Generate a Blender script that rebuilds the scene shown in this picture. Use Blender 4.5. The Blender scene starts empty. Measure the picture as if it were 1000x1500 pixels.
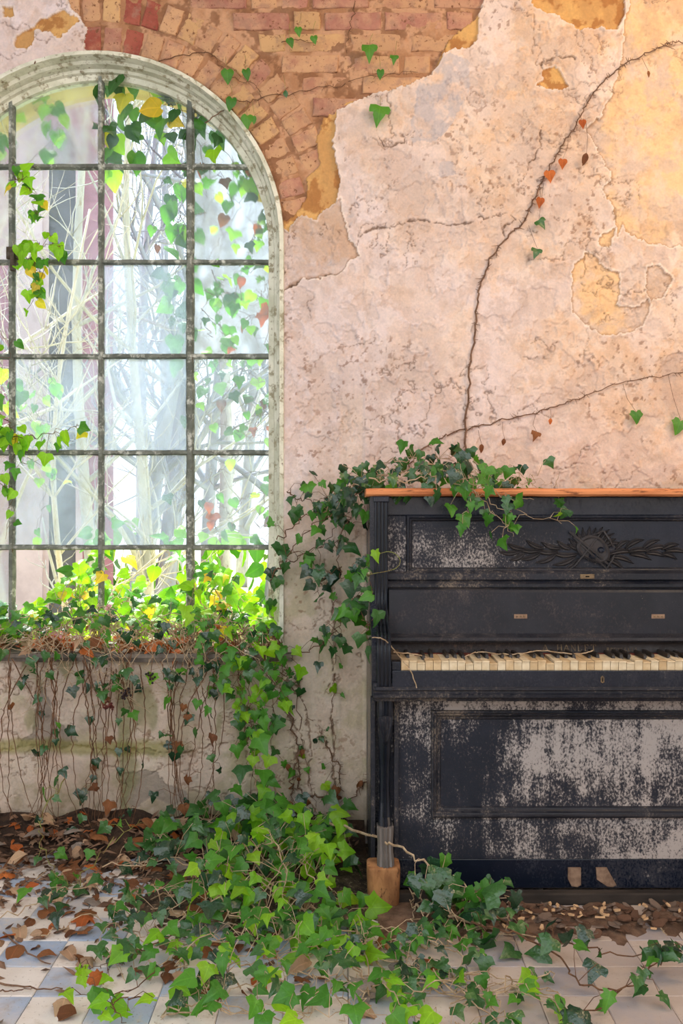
import bpy, math, random
import numpy as np
from mathutils import Vector, Matrix

scene = bpy.context.scene
col = scene.collection
random.seed(11)
rng = np.random.default_rng(5)

# ------------------------------------------------------------------ camera
F, CX, CY, H = 1430.0, 500.0, 750.0, 1.13      # focal length in pixels of the 1000x1500 frame, eye height
cam_d = bpy.data.cameras.new('camera')
cam = bpy.data.objects.new('camera', cam_d)
col.objects.link(cam)
cam.location = (0, 0, H)
cam.rotation_euler = (math.pi / 2, 0, 0)
cam_d.sensor_fit = 'HORIZONTAL'
cam_d.sensor_width = 24.0
cam_d.lens = 24.0 * F / 1000.0
cam_d.clip_start = 0.05
scene.camera = cam

# ------------------------------------------------------------------ light
world = bpy.data.worlds.new('overcast_sky')
scene.world = world
world.use_nodes = True
bg = world.node_tree.nodes['Background']
bg.inputs[0].default_value = (0.86, 0.93, 1.0, 1)
bg.inputs[1].default_value = 2.75

def light(name, kind, loc, target, energy, color, **kw):
    d = bpy.data.lights.new(name, kind)
    d.energy = energy
    d.color = color
    for k, v in kw.items():
        setattr(d, k, v)
    o = bpy.data.objects.new(name, d)
    col.objects.link(o)
    o.location = loc
    o.rotation_euler = (Vector(target) - Vector(loc)).to_track_quat('-Z', 'Y').to_euler()
    return o

# hazy sun behind the window wall, shining in through the window on to the sill and the floor
light('hazy_sun', 'SUN', (-2.2, 5.7, 6.2), (-0.2, 2.7, 0.2), 27.0, (1.0, 0.97, 0.91), angle=math.radians(28))
# unseen warm area light, added to brighten the upper right of the wall
light('warm_fill', 'AREA', (2.15, 1.75, 3.3), (1.05, 3.44, 2.45), 52, (1.0, 0.70, 0.42), size=0.7)

vs = scene.view_settings
vs.view_transform = 'Standard'
vs.look = 'None'
vs.gamma = 1.0
vs.use_curve_mapping = False
vs.exposure = -0.18

# ------------------------------------------------------------------ helpers
def lin(r, g, b):
    f = lambda c: (c / 255 / 12.92) if c / 255 <= 0.04045 else ((c / 255 + 0.055) / 1.055) ** 2.4
    return (f(r), f(g), f(b), 1.0)

def P(px, py, Y):
    """point seen at pixel (px, py) that stands at distance Y from the eye's plane"""
    return Vector(((px - CX) / F * Y, Y, H + (CY - py) / F * Y))

def PF(px, py, z=0.0):
    """point on the floor (or at height z) seen at a pixel"""
    Y = F * (H - z) / (py - CY)
    return Vector(((px - CX) / F * Y, Y, z))

class NT:
    """tiny node-tree writer"""
    def __init__(self, name):
        self.m = bpy.data.materials.new(name)
        self.m.use_nodes = True
        self.t = self.m.node_tree
        self.t.nodes.clear()
        self.out = self.t.nodes.new('ShaderNodeOutputMaterial')
    def n(self, kind, **kw):
        nd = self.t.nodes.new('ShaderNode' + kind)
        for k, v in kw.items():
            setattr(nd, k, v)
        return nd
    def l(self, a, b):
        self.t.links.new(a, b)
    def setin(self, sock, v):
        if hasattr(v, 'is_output'):
            self.l(v, sock)
        else:
            sock.default_value = v
    def coord(self, which='Object', scale=(1, 1, 1), loc=None, rand=False):
        tc = self.n('TexCoord')
        mp = self.n('Mapping')
        self.l(tc.outputs[which], mp.inputs['Vector'])
        mp.inputs['Scale'].default_value = scale
        if rand:
            oi = self.n('ObjectInfo')
            ml = self.n('Math', operation='MULTIPLY')
            self.l(oi.outputs['Random'], ml.inputs[0])
            ml.inputs[1].default_value = 37.0
            self.l(ml.outputs[0], mp.inputs['Location'])
        return mp.outputs[0]
    def noise(self, vec, scale, detail=4, rough=0.55):
        nd = self.n('TexNoise')
        self.l(vec, nd.inputs['Vector'])
        nd.inputs['Scale'].default_value = scale
        nd.inputs['Detail'].default_value = detail
        nd.inputs['Roughness'].default_value = rough
        return nd.outputs['Fac']
    def ramp(self, fac, lo, hi, smooth=True):
        nd = self.n('MapRange', interpolation_type='SMOOTHSTEP' if smooth else 'LINEAR')
        self.setin(nd.inputs['Value'], fac)
        self.setin(nd.inputs['From Min'], lo)
        self.setin(nd.inputs['From Max'], hi)
        return nd.outputs['Result']
    def mix(self, fac, a, b):
        nd = self.n('Mix', data_type='RGBA')
        self.setin(nd.inputs[0], fac)
        self.setin(nd.inputs[6], a)
        self.setin(nd.inputs[7], b)
        return nd.outputs[2]
    def mul(self, a, b):
        nd = self.n('Mix', data_type='RGBA', blend_type='MULTIPLY')
        nd.inputs[0].default_value = 1
        self.setin(nd.inputs[6], a)
        self.setin(nd.inputs[7], b)
        return nd.outputs[2]
    def math(self, op, a, b=0.0):
        nd = self.n('Math', operation=op)
        self.setin(nd.inputs[0], a)
        self.setin(nd.inputs[1], b)
        return nd.outputs[0]
    def bump(self, h, strength=0.4, dist=0.004):
        nd = self.n('Bump')
        self.l(h, nd.inputs['Height'])
        nd.inputs['Strength'].default_value = strength
        nd.inputs['Distance'].default_value = dist
        return nd.outputs[0]
    def principled(self, color, rough=0.7, spec=0.3, bump=None, metal=0.0, finish=True):
        p = self.n('BsdfPrincipled')
        self.setin(p.inputs['Base Color'], color)
        self.setin(p.inputs['Roughness'], rough)
        p.inputs['Specular IOR Level'].default_value = spec
        p.inputs['Metallic'].default_value = metal
        if bump is not None:
            self.l(bump, p.inputs['Normal'])
        if finish:
            self.l(p.outputs[0], self.out.inputs[0])
        return p

def mottled(name, c1, c2, scale=20, rough=0.8, spec=0.25, stretch=(1, 1, 1), lo=0.35, hi=0.65, bump=0.3, rand=False, dist=0.003, speck=None):
    t = NT(name)
    v = t.coord('Object', stretch, rand=rand)
    nz = t.noise(v, scale, 6, 0.6)
    c = t.mix(t.ramp(nz, lo, hi), lin(*c1), lin(*c2))
    if speck:
        c = t.mix(t.ramp(t.noise(v, scale * 3.3, 5, 0.7), 0.55, 0.66), c, lin(*speck))
    t.principled(c, rough, spec, t.bump(t.noise(v, scale * 2.5, 6, 0.65), bump, dist) if bump else None)
    return t.m

class MB:
    """collects shapes that become one mesh"""
    def __init__(self):
        self.v, self.f = [], []
    def add(self, vs_, fs):
        o = len(self.v)
        self.v += [tuple(p) for p in vs_]
        self.f += [tuple(i + o for i in q) for q in fs]
        return self
    def box(self, x0, x1, y0, y1, z0, z1, b=0.0):
        """box, with bevelled edges round the front (-Y) face when b > 0"""
        if b <= 0:
            vs_ = [(x, y, z) for x in (x0, x1) for y in (y0, y1) for z in (z0, z1)]
            return self.add(vs_, [(0, 1, 3, 2), (4, 6, 7, 5), (0, 4, 5, 1), (2, 3, 7, 6), (0, 2, 6, 4), (1, 5, 7, 3)])
        def ring(y, i):
            return [(x0 + i, y, z0 + i), (x1 - i, y, z0 + i), (x1 - i, y, z1 - i), (x0 + i, y, z1 - i)]
        vs_ = ring(y1, 0) + ring(y0 + b, 0) + ring(y0 + b * .3, b * .3) + ring(y0, b)
        fs = [(3, 2, 1, 0), (12, 13, 14, 15)]
        for r in range(3):
            for k in range(4):
                a, c = r * 4 + k, r * 4 + (k + 1) % 4
                fs.append((a, c, c + 4, a + 4))
        return self.add(vs_, fs)
    def tube(self, pts, rad, sides=5):
        pts = [Vector(p) for p in pts]
        if not hasattr(rad, '__len__'):
            rad = [rad] * len(pts)
        vs_, fs = [], []
        up = Vector((0.31, 0.23, 0.92))
        n = len(pts)
        for i, p in enumerate(pts):
            d = (pts[min(i + 1, n - 1)] - pts[max(i - 1, 0)])
            if d.length < 1e-9:
                d = Vector((0, 0, 1))
            d.normalize()
            a = d.cross(up)
            if a.length < 1e-3:
                a = d.cross(Vector((1, 0, 0)))
            a.normalize()
            b = d.cross(a)
            for k in range(sides):
                t = 2 * math.pi * k / sides
                vs_.append(p + (a * math.cos(t) + b * math.sin(t)) * rad[i])
        for i in range(n - 1):
            for k in range(sides):
                k2 = (k + 1) % sides
                fs.append((i * sides + k, i * sides + k2, (i + 1) * sides + k2, (i + 1) * sides + k))
        fs.append(tuple(range(sides - 1, -1, -1)))
        fs.append(tuple((n - 1) * sides + k for k in range(sides)))
        return self.add(vs_, fs)
    def prism_y(self, poly, y0, y1):
        """polygon in x,z pulled from y0 (front) to y1"""
        n = len(poly)
        vs_ = [(x, y0, z) for x, z in poly] + [(x, y1, z) for x, z in poly]
        fs = [tuple(range(n)), tuple(range(2 * n - 1, n - 1, -1))]
        fs += [((i + 1) % n, i, n + i, n + (i + 1) % n) for i in range(n)]
        return self.add(vs_, fs)
    def prism_x(self, poly, x0, x1):
        """polygon in y,z pulled from x0 to x1"""
        n = len(poly)
        vs_ = [(x0, y, z) for y, z in poly] + [(x1, y, z) for y, z in poly]
        fs = [tuple(range(n)), tuple(range(2 * n - 1, n - 1, -1))]
        fs += [((i + 1) % n, i, n + i, n + (i + 1) % n) for i in range(n)]
        return self.add(vs_, fs)
    def strip(self, rows, closed=False):
        """grid of points, rows of equal length"""
        m = len(rows[0])
        vs_ = [p for r in rows for p in r]
        fs = []
        for i in range(len(rows) - 1):
            for k in range(m if closed else m - 1):
                k2 = (k + 1) % m
                fs.append((i * m + k, i * m + k2, (i + 1) * m + k2, (i + 1) * m + k))
        return self.add(vs_, fs)
    def mesh(self, name, m, off=Vector((0, 0, 0)), smooth=False):
        me = bpy.data.meshes.new(name)
        me.from_pydata([(x - off[0], y - off[1], z - off[2]) for x, y, z in self.v], [], self.f)
        if m is not None:
            me.materials.append(m)
        if smooth:
            me.shade_smooth()
        me.update()
        return me

def origin_of(o):
    p = Vector((0, 0, 0))
    while o is not None:
        p += o.location
        o = o.parent
    return p

def obj(name, mb, m, parent=None, smooth=False, at=None):
    """one mesh object; the shapes in mb are given in world coordinates"""
    if parent is not None:
        o = bpy.data.objects.new(name, mb.mesh(name, m, origin_of(parent), smooth))
        o.parent = parent
    else:
        if at is None:
            a = np.array(mb.v)
            at = Vector(((a[:, 0].min() + a[:, 0].max()) / 2, (a[:, 1].min() + a[:, 1].max()) / 2, a[:, 2].min()))
        o = bpy.data.objects.new(name, mb.mesh(name, m, at, smooth))
        o.location = at
    col.objects.link(o)
    return o

def tag(o, label, cat, group=None):
    o['label'] = label
    o['category'] = cat
    if group:
        o['group'] = group
    return o

def struct(o):
    o['kind'] = 'structure'
    return o

def thing(name, loc, label, cat, group=None):
    o = bpy.data.objects.new(name, None)
    col.objects.link(o)
    o.location = loc
    o.empty_display_size = 0.1
    return tag(o, label, cat, group)

def catmull(pts, per=6):
    pts = [Vector(p) for p in pts]
    if len(pts) < 3:
        return [pts[0].lerp(pts[-1], i / per) for i in range(per + 1)]
    out = []
    q = [pts[0] * 2 - pts[1]] + pts + [pts[-1] * 2 - pts[-2]]
    for i in range(1, len(q) - 2):
        a, b, c, d = q[i - 1:i + 3]
        for k in range(per):
            t = k / per
            out.append(0.5 * ((2 * b) + (c - a) * t + (2 * a - 5 * b + 4 * c - d) * t * t + (3 * b - a - 3 * c + d) * t ** 3))
    out.append(pts[-1])
    return out

def rv(s=1.0):
    return Vector((random.gauss(0, s), random.gauss(0, s), random.gauss(0, s)))

# value noise for mesh relief
_LAT = rng.random((256, 256))
def vnoise(x, y):
    xi, yi = np.floor(x).astype(int), np.floor(y).astype(int)
    fx, fy = x - xi, y - yi
    fx, fy = fx * fx * (3 - 2 * fx), fy * fy * (3 - 2 * fy)
    g = lambda a, b: _LAT[a % 256, b % 256]
    return (g(xi, yi) * (1 - fx) + g(xi + 1, yi) * fx) * (1 - fy) + (g(xi, yi + 1) * (1 - fx) + g(xi + 1, yi + 1) * fx) * fy
def fbm(x, y, scale, octv=5, gain=0.5, seed=0):
    s, a, t = 0, 1.0, 0
    for o in range(octv):
        s = s + a * vnoise(x * scale * 2 ** o + 17.3 * o + seed * 7.7, y * scale * 2 ** o + 9.1 * o + seed * 3.3)
        t += a
        a *= gain
    return s / t

# ------------------------------------------------------------------ the window wall
WY = 3.44                       # distance of the plaster face
SW = F / WY
def W(px, py):
    return ((px - CX) / SW, H + (CY - py) / SW)
AX, AR = -0.872, 0.660          # arch axis and radius of the opening at the wall face
SILL = 0.637
SPRING = 2.086

def inside(X, Z, poly):
    r = np.zeros(X.shape, bool)
    n = len(poly)
    for i in range(n):
        x0, z0 = poly[i]
        x1, z1 = poly[(i + 1) % n]
        c = (z0 > Z) != (z1 > Z)
        if z0 != z1:
            r ^= c & (X < (x1 - x0) * (Z - z0) / (z1 - z0) + x0)
    return r
def dist(X, Z, line, closed=False):
    d = np.full(X.shape, 9.0)
    m = len(line)
    for i in range(m if closed else m - 1):
        x0, z0 = line[i]
        x1, z1 = line[(i + 1) % m]
        ex, ez = x1 - x0, z1 - z0
        t = np.clip(((X - x0) * ex + (Z - z0) * ez) / (ex * ex + ez * ez + 1e-12), 0, 1)
        d = np.minimum(d, np.hypot(X - x0 - t * ex, Z - z0 - t * ez))
    return d
def sstep(a, b, x):
    t = np.clip((x - a) / (b - a), 0, 1)
    return t * t * (3 - 2 * t)

BRICKS = [W(*p) for p in [(712, -60), (708, 8), (700, 22), (690, 36), (672, 44), (655, 60), (645, 82), (628, 106), (600, 124), (560, 134), (525, 142), (490, 152),
                          (470, 172), (462, 205), (468, 235), (452, 262), (444, 292), (430, 318), (413, 326), (395, 332), (370, 250), (320, 180), (250, 125), (132, 105), (126, 70), (134, 42), (110, 16), (80, -60)]]
OCHRE = [[W(*p) for p in q] for q in [
    [(700, 18), (699, 60), (690, 68), (660, 70), (652, 78), (636, 98), (604, 122), (600, 60), (660, 30)],
    [(560, 128), (527, 140), (514, 152), (492, 160), (487, 200), (490, 232), (498, 262), (499, 272), (492, 296), (470, 308), (462, 318), (440, 318), (428, 331), (423, 342), (412, 335), (400, 250), (440, 150)],
    [(772, -60), (778, 2), (800, 20), (846, 42), (880, 40), (904, 43), (914, 30), (913, -60)],
    [(784, 125), (797, 117), (800, 98), (815, 95), (828, 108), (834, 124), (820, 130), (800, 127)],
    [(24, 68), (18, 55), (32, 40), (48, 38), (60, 28), (95, 12), (106, 20), (118, 30), (98, 42), (86, 55), (72, 46), (50, 42), (48, 55), (34, 68)],
    [(0, 5), (14, 10), (14, 22), (0, 24)],
    [(126, 20), (140, 40), (134, 74), (150, 78), (170, 40)],
]]
ROUGH = [[W(*p) for p in q] for q in [   # the rough brownish under-plaster, a step lower
    [(408, 326), (425, 338), (440, 318), (468, 308), (500, 290), (510, 330), (512, 345), (524, 372), (498, 396), (470, 404), (440, 407), (425, 420), (408, 440)],
    [(905, 345), (915, 325), (925, 345), (950, 360), (985, 362), (1060, 358), (1060, -20), (925, -20), (905, 110), (880, 170), (862, 190), (884, 240), (896, 262), (886, 280), (895, 300)],
    [(838, 390), (860, 370), (872, 372), (884, 395), (905, 400), (908, 415), (902, 445), (930, 450), (948, 440), (950, 455), (940, 480), (915, 490), (880, 490), (862, 475), (838, 455), (836, 420)],
    [(945, 390), (955, 385), (985, 410), (980, 425), (970, 440), (950, 442), (946, 420)],
    [(880, 350), (900, 332), (896, 362), (880, 362)],
]]
CRACKS = [[W(*p) for p in q] for q in [
    [(527, 345), (545, 333), (575, 331), (600, 323), (640, 324), (672, 329), (700, 318), (742, 312), (752, 325)],
    [(408, 440), (425, 420), (440, 407), (470, 404), (498, 396)],
    [(752, 325), (735, 335), (738, 360)], [(592, 196), (596, 205), (560, 212), (556, 198)],
    [(800, 100), (796, 88), (812, 80), (842, 88)],
    [(795, 180), (790, 215), (772, 240), (765, 262)],
    [(432, 1000), (450, 1050), (452, 1110), (460, 1190)], [(487, 840), (489, 960), (486, 1080), (492, 1170)],
    [(0, 1098), (60, 1094), (160, 1096), (250, 1100), (330, 1090)], [(413, 1000), (420, 1040), (440, 1080)],
]]
CEMENT = [[W(*p) for p in q] for q in [
    [(52, 1008), (66, 1010), (80, 1050), (100, 1070), (112, 1090), (90, 1096), (22, 1096), (30, 1084), (50, 1076)],
    [(176, 1132), (230, 1130), (246, 1150), (272, 1160), (274, 1172), (250, 1176), (225, 1168), (205, 1180), (180, 1176)],
    [(198, 1098), (228, 1096), (226, 1106), (202, 1108)], [(255, 968), (300, 960), (300, 976), (262, 980)],
]]
BARE = [[W(*p) for p in q] for q in [[(600, 170), (612, 130), (632, 90), (660, 76), (688, 90), (690, 130), (668, 165), (650, 190), (640, 206), (606, 208)],
                                       [(640, 240), (672, 236), (676, 256), (645, 262)], [(470, 400), (500, 345), (520, 310), (520, 360)]]]

def spaced(parts):
    out = [parts[0][0]]
    for a, b, s in parts:
        n = max(1, int(round((b - a) / s)))
        out += [a + (b - a) * (i + 1) / n for i in range(n)]
    return np.array(out)

gx = spaced([(-3.0, -1.42, 0.03), (-1.42, 1.30, 0.0034), (1.30, 3.0, 0.03)])
gz = spaced([(0.0, 3.02, 0.0034), (3.02, 3.5, 0.03)])
X, Z = np.meshgrid(gx, gz)
wx = X + (fbm(X, Z, 14, 4, .6, 1) - .5) * 0.040 + (fbm(X, Z, 90, 2, .5, 2) - .5) * 0.010
wz = Z + (fbm(X, Z, 14, 4, .6, 3) - .5) * 0.040 + (fbm(X, Z, 90, 2, .5, 4) - .5) * 0.010

def C(r, g, b):
    return np.array(lin(r, g, b)[:3])
def lay(colr, mask, c):
    return colr * (1 - mask[..., None]) + np.asarray(c) * mask[..., None]

# base plaster: greyish pink limewash, with ochre distemper left on it, more of it towards the upper right, where warm light is painted in too
n1, n2, n3 = fbm(X, Z, 2.2, 5, .55, 5), fbm(X, Z, 9, 5, .6, 6), fbm(X, Z, 45, 4, .6, 7)
colr = np.ones(X.shape + (3,)) * C(221, 206, 205)
colr = lay(colr, sstep(.35, .75, n1) * .55, C(206, 190, 185))
colr = lay(colr, sstep(.45, .8, n2) * .5, C(226, 208, 196))
warm = sstep(-0.10, 1.25, X * .8 + (Z - 1.5) * .45)
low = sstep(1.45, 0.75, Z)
colr = lay(colr, warm * (.35 + .5 * sstep(.35, .65, n1 * .5 + n2 * .5)), C(224, 194, 164))
colr = lay(colr, warm * sstep(.52, .62, n2 * .6 + n3 * .4) * .45, C(208, 162, 116))
for k, (sc, a, b, cc, am) in enumerate([(3.5, .50, .62, (186, 162, 146), .45), (7, .54, .64, (176, 160, 156), .40), (15, .55, .66, (228, 212, 200), .45), (28, .56, .66, (162, 132, 112), .40), (11, .57, .64, (200, 164, 136), .35)]):
    colr = lay(colr, sstep(a, b, fbm(X, Z * .9, sc, 6, .62, 50 + k)) * am * .62, C(*cc))
colr = lay(colr, low * .75, C(194, 180, 160))  # lower wall grime, darkened further in colour for the dimmer light there
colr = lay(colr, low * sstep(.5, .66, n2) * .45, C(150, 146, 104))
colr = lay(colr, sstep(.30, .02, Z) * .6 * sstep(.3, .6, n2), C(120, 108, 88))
hgt = (fbm(X, Z, 5, 4, .5, 8) - .5) * .014 + (fbm(X, Z, 22, 4, .55, 9) - .5) * .0075 + (n3 - .5) * .0034
# brown specks and rootlet marks left by the climbing stems
speck = sstep(.66, .72, fbm(X, Z, 60, 3, .6, 21)) * sstep(.50, .62, fbm(X, Z, 4, 3, .5, 22))
colr = lay(colr, speck * .6, C(120, 82, 58))
# lost limewash flakes: thin steps
fl = sstep(.565, .575, fbm(X, Z, 6.5, 6, .62, 12))
hgt = hgt - fl * .0042 * sstep(.7, 1.2, Z)
colr = lay(colr, fl * .30, C(194, 170, 156))
fl2 = sstep(.57, .578, fbm(X, Z, 13, 5, .6, 14)) * sstep(.40, .55, n1)
hgt = hgt - fl2 * .0036
colr = lay(colr, fl2 * .35, C(190, 170, 158))
for q in BARE:
    m = inside(wx, wz, q) * sstep(.30, .55, fbm(X, Z, 30, 4, .6, 31))
    colr = lay(colr, m * .62, C(178, 172, 176))
for q in ROUGH:
    m = inside(wx, wz, q).astype(float)
    hgt = hgt - m * (.0050 - (n3 - .5) * .006)
    e = dist(wx, wz, q, True)
    tint = C(196, 164, 140) if q is ROUGH[0] else C(228, 190, 144)
    colr = lay(colr, m * (.15 + .75 * sstep(.36, .62, fbm(X, Z, 8, 6, .62, 71))), tint)
    colr = lay(colr, m * sstep(.54, .64, fbm(X, Z, 12, 6, .62, 72)) * .55, C(196, 176, 164))
    colr = lay(colr, m * sstep(.5, .7, n2 * .6 + n3 * .4) * .5, C(182, 152, 128))
    colr = lay(colr, m * sstep(.010, .001, e) * .55, C(148, 112, 82))
    rim = (1 - m) * sstep(.009, .002, e)
    colr = lay(colr, rim * .6, C(240, 226, 212))
    hgt = hgt + rim * .002
for q in CRACKS:
    d = dist(wx, wz, q)
    m = sstep(.0032, .0008, d + (n3 - .5) * .010)
    hgt = hgt - m * .006 + sstep(.03, .006, d) * .0015
    colr = lay(colr, m * .8, C(112, 86, 68))
hair = sstep(.0095, .0025, np.abs(fbm(X, Z, 4.2, 6, .62, 61) - .5)) * sstep(.46, .56, fbm(X, Z, 3, 3, .5, 62))
hair = np.maximum(hair, sstep(.0110, .0025, np.abs(fbm(X, Z, 9, 5, .62, 63) - .47)) * sstep(.52, .60, fbm(X, Z, 2.6, 3, .5, 64)))
hgt = hgt - hair * .006
colr = lay(colr, hair * .6, C(130, 102, 84))
for q in CEMENT:
    m = inside(wx, wz, q).astype(float)
    hgt = hgt - m * .004
    colr = lay(colr, m * .8, C(142, 132, 122))
# algae band on the set-off below the sill
band = sstep(.035, .012, np.abs(Z - (H - 345 / SW) + (n2 - .5) * .03)) * sstep(-.45, -.7, X)
colr = lay(colr, band * .7, C(132, 128, 66))
hgt = hgt + sstep(.012, -.012, Z - (H - 345 / SW)) * .010 * sstep(-.22, -.26, X)
alg = sstep(.55, .7, fbm(X * 2.4, Z, 5, 4, .5, 33)) * sstep(-.2, -.5, X) * sstep(.75, .6, Z)
colr = lay(colr, alg * .55, C(112, 118, 62))
# lost plaster: ochre scratch coat and the bricks' mortar
seam = sstep(-.003, .003, X - (533 - CX) / SW + (n2 - .5) * .006) * sstep(2.06, 2.0, Z)
hgt = hgt + seam * .0030
patch = sstep(.006, -.006, np.abs(X - (515 - CX) / SW) - .040) * sstep(1.60, 1.5, Z)
hgt = hgt - patch * .0020
colr = lay(colr, patch * .25, C(208, 184, 158))
och = np.zeros(X.shape, bool)
ed = np.full(X.shape, 9.0)
for q in OCHRE:
    i_ = inside(wx, wz, q)
    och |= i_
bri = inside(wx, wz, BRICKS)
deep = och | bri
ed = np.minimum(dist(wx, wz, BRICKS, True), np.min([dist(wx, wz, q, True) for q in OCHRE], axis=0))
rim = (~deep) * sstep(.010, .002, ed)
colr = lay(colr, rim * .5, C(236, 220, 206))
hgt = hgt + rim * .003
cov = sstep(.50, .56, fbm(X, Z, 8, 4, .6, 41))         # scratch coat lies over some of the bricks
lay_h = np.where(och & ~bri, -.0100, np.where(bri, -.0185 + (fbm(X, Z, 7, 4, .6, 44) - .5) * .020, 0))
hgt = np.where(deep, lay_h + (fbm(X, Z, 30, 4, .6, 42) - .5) * .009 + (n3 - .5) * .003, hgt)
oc = np.ones(X.shape + (3,)) * C(190, 146, 94)
oc = lay(oc, sstep(.4, .65, n2), C(208, 164, 104))
oc = lay(oc, sstep(.52, .62, fbm(X, Z, 18, 5, .65, 43)) * .8, C(158, 106, 62))
mo = np.ones(X.shape + (3,)) * C(190, 148, 116)
mo = lay(mo, sstep(.45, .65, n2), C(166, 122, 90))
mo = lay(mo, sstep(.52, .62, fbm(X, Z, 18, 5, .65, 43)) * .7, C(122, 84, 60))
colr = np.where((och & ~bri)[..., None], oc, np.where(bri[..., None], mo, colr))
colr = colr * (0.93 + 0.14 * n3[..., None])

rad = np.hypot(X - AX, np.maximum(Z - SPRING, 0))
hole = ((np.abs(X - AX) < AR) & (Z <= SPRING) | (rad < AR)) & (Z > SILL - .002)
nr, nc = X.shape
idx = np.arange(nr * nc).reshape(nr, nc)
a_, b_, c_, d_ = idx[:-1, :-1], idx[:-1, 1:], idx[1:, 1:], idx[1:, :-1]
keep = ~(hole[:-1, :-1] & hole[:-1, 1:] & hole[1:, 1:] & hole[1:, :-1])
quads = np.stack([a_[keep], b_[keep], c_[keep], d_[keep]], 1)
used = np.zeros(nr * nc, bool)
used[quads.ravel()] = True
remap = np.cumsum(used) - 1
verts = np.stack([X.ravel(), (-hgt).ravel(), Z.ravel()], 1)[used]
quads = remap[quads]
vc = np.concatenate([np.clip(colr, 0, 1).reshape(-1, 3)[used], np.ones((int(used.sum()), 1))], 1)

t = NT('wall_plaster')
at_ = t.n('Attribute', attribute_name='coat')
v = t.coord('Object')
nz = t.noise(v, 130, 6, .65)
nz2 = t.noise(v, 420, 3, .6)
c = t.mix(t.ramp(nz, .38, .62), at_.outputs['Color'], t.mul(at_.outputs['Color'], (1.10, 1.08, 1.06, 1)))
c = t.mix(t.ramp(t.noise(v, 260, 4, .7), .62, .70), c, t.mul(c, (.66, .58, .50, 1)))
t.principled(c, .93, .12, t.bump(t.math('ADD', nz, t.math('MULTIPLY', nz2, .4)), .6, .004))
M_WALL = t.m

me = bpy.data.meshes.new('wall_back')
me.vertices.add(len(verts)); me.vertices.foreach_set('co', verts.ravel())
me.loops.add(quads.size); me.loops.foreach_set('vertex_index', quads.ravel())
me.polygons.add(len(quads)); me.polygons.foreach_set('loop_start', np.arange(len(quads)) * 4)
me.update(calc_edges=True)
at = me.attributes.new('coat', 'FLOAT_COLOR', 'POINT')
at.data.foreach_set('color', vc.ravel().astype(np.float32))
me.shade_smooth()
me.materials.append(M_WALL)
wall = bpy.data.objects.new('wall_back', me)
col.objects.link(wall)
wall.location = (0, WY, 0)
struct(wall)
# the masonry behind the plaster (keeps the light out; makes the wall as thick as it is)
mb = MB()
BY0, BY1 = WY + .04, WY + .34
mb.box(-3, AX - AR, BY0, BY1, 0, 3.5)
mb.box(AX + AR, 3, BY0, BY1, 0, 3.5)
mb.box(AX - AR, AX + AR, BY0, BY1, 0, SILL - .02)
N = 24
for i in range(N):
    t0, t1 = math.pi * i / N, math.pi * (i + 1) / N
    x0, x1 = AX + AR * math.cos(t1), AX + AR * math.cos(t0)
    mb.prism_y([(x0, SPRING + AR * math.sin(t1)), (x1, SPRING + AR * math.sin(t0)), (x1, 3.5), (x0, 3.5)], BY0, BY1)
M_MASON = mottled('yellow_masonry', (214, 196, 132), (190, 168, 110), 9, .9)
obj('masonry', mb, M_MASON, wall)
# the unseen rest of the room; roof gap and low walls are shaped to let daylight in
M_SHELL = mottled('room_plaster', (204, 198, 196), (186, 180, 178), 3, .95)
struct(obj('ceiling', MB().box(-3, 3, .25, WY + .34, 3.5, 3.6), M_SHELL))
struct(obj('wall_front', MB().box(-3, 3, -1.7, -1.5, 0, 2.0), M_SHELL))
struct(obj('wall_right', MB().box(3, 3.2, -1.5, WY + .34, 0, 3.5), M_SHELL))
struct(obj('wall_left', MB().box(-3.2, -3, 1.6, WY + .34, 0, 3.5).box(-3.2, -3, -1.5, 1.6, 0, .9), M_SHELL))

# bricks laid bare above the arch
def brick_mat(name, body, dark, wash, amount):
    t = NT(name)
    v = t.coord('Object', rand=True)
    c = t.mix(t.ramp(t.noise(v, 14, 5, .6), .35, .65), lin(*body), lin(*dark))
    w = t.ramp(t.noise(v, 9, 6, .65), 1 - amount - .12, 1 - amount + .12)
    c = t.mix(w, c, lin(*wash))
    c = t.mix(t.math('MULTIPLY', t.ramp(t.noise(v, 20, 6, .65), .50, .64), .6), c, lin(158, 124, 106))
    c = t.mix(t.ramp(t.noise(v, 70, 5, .7), .57, .67), c, lin(124, 84, 62))
    oi = t.n('ObjectInfo')
    c = t.mul(c, t.mix(oi.outputs['Random'], (.90, .88, .88, 1), (1.05, 1.04, 1.03, 1)))
    t.principled(c, .95, .1, t.bump(t.noise(v, 90, 6, .65), .6, .004))
    return t.m
BM = [brick_mat('limewashed_brick', (188, 142, 114), (174, 124, 102), (200, 158, 120), .58),
      brick_mat('ochre_brick', (196, 152, 114), (182, 136, 104), (204, 164, 118), .62),
      brick_mat('rose_brick', (180, 128, 110), (162, 110, 96), (196, 152, 122), .50),
      brick_mat('red_brick', (164, 94, 78), (142, 74, 64), (192, 138, 108), .34)]
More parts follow.
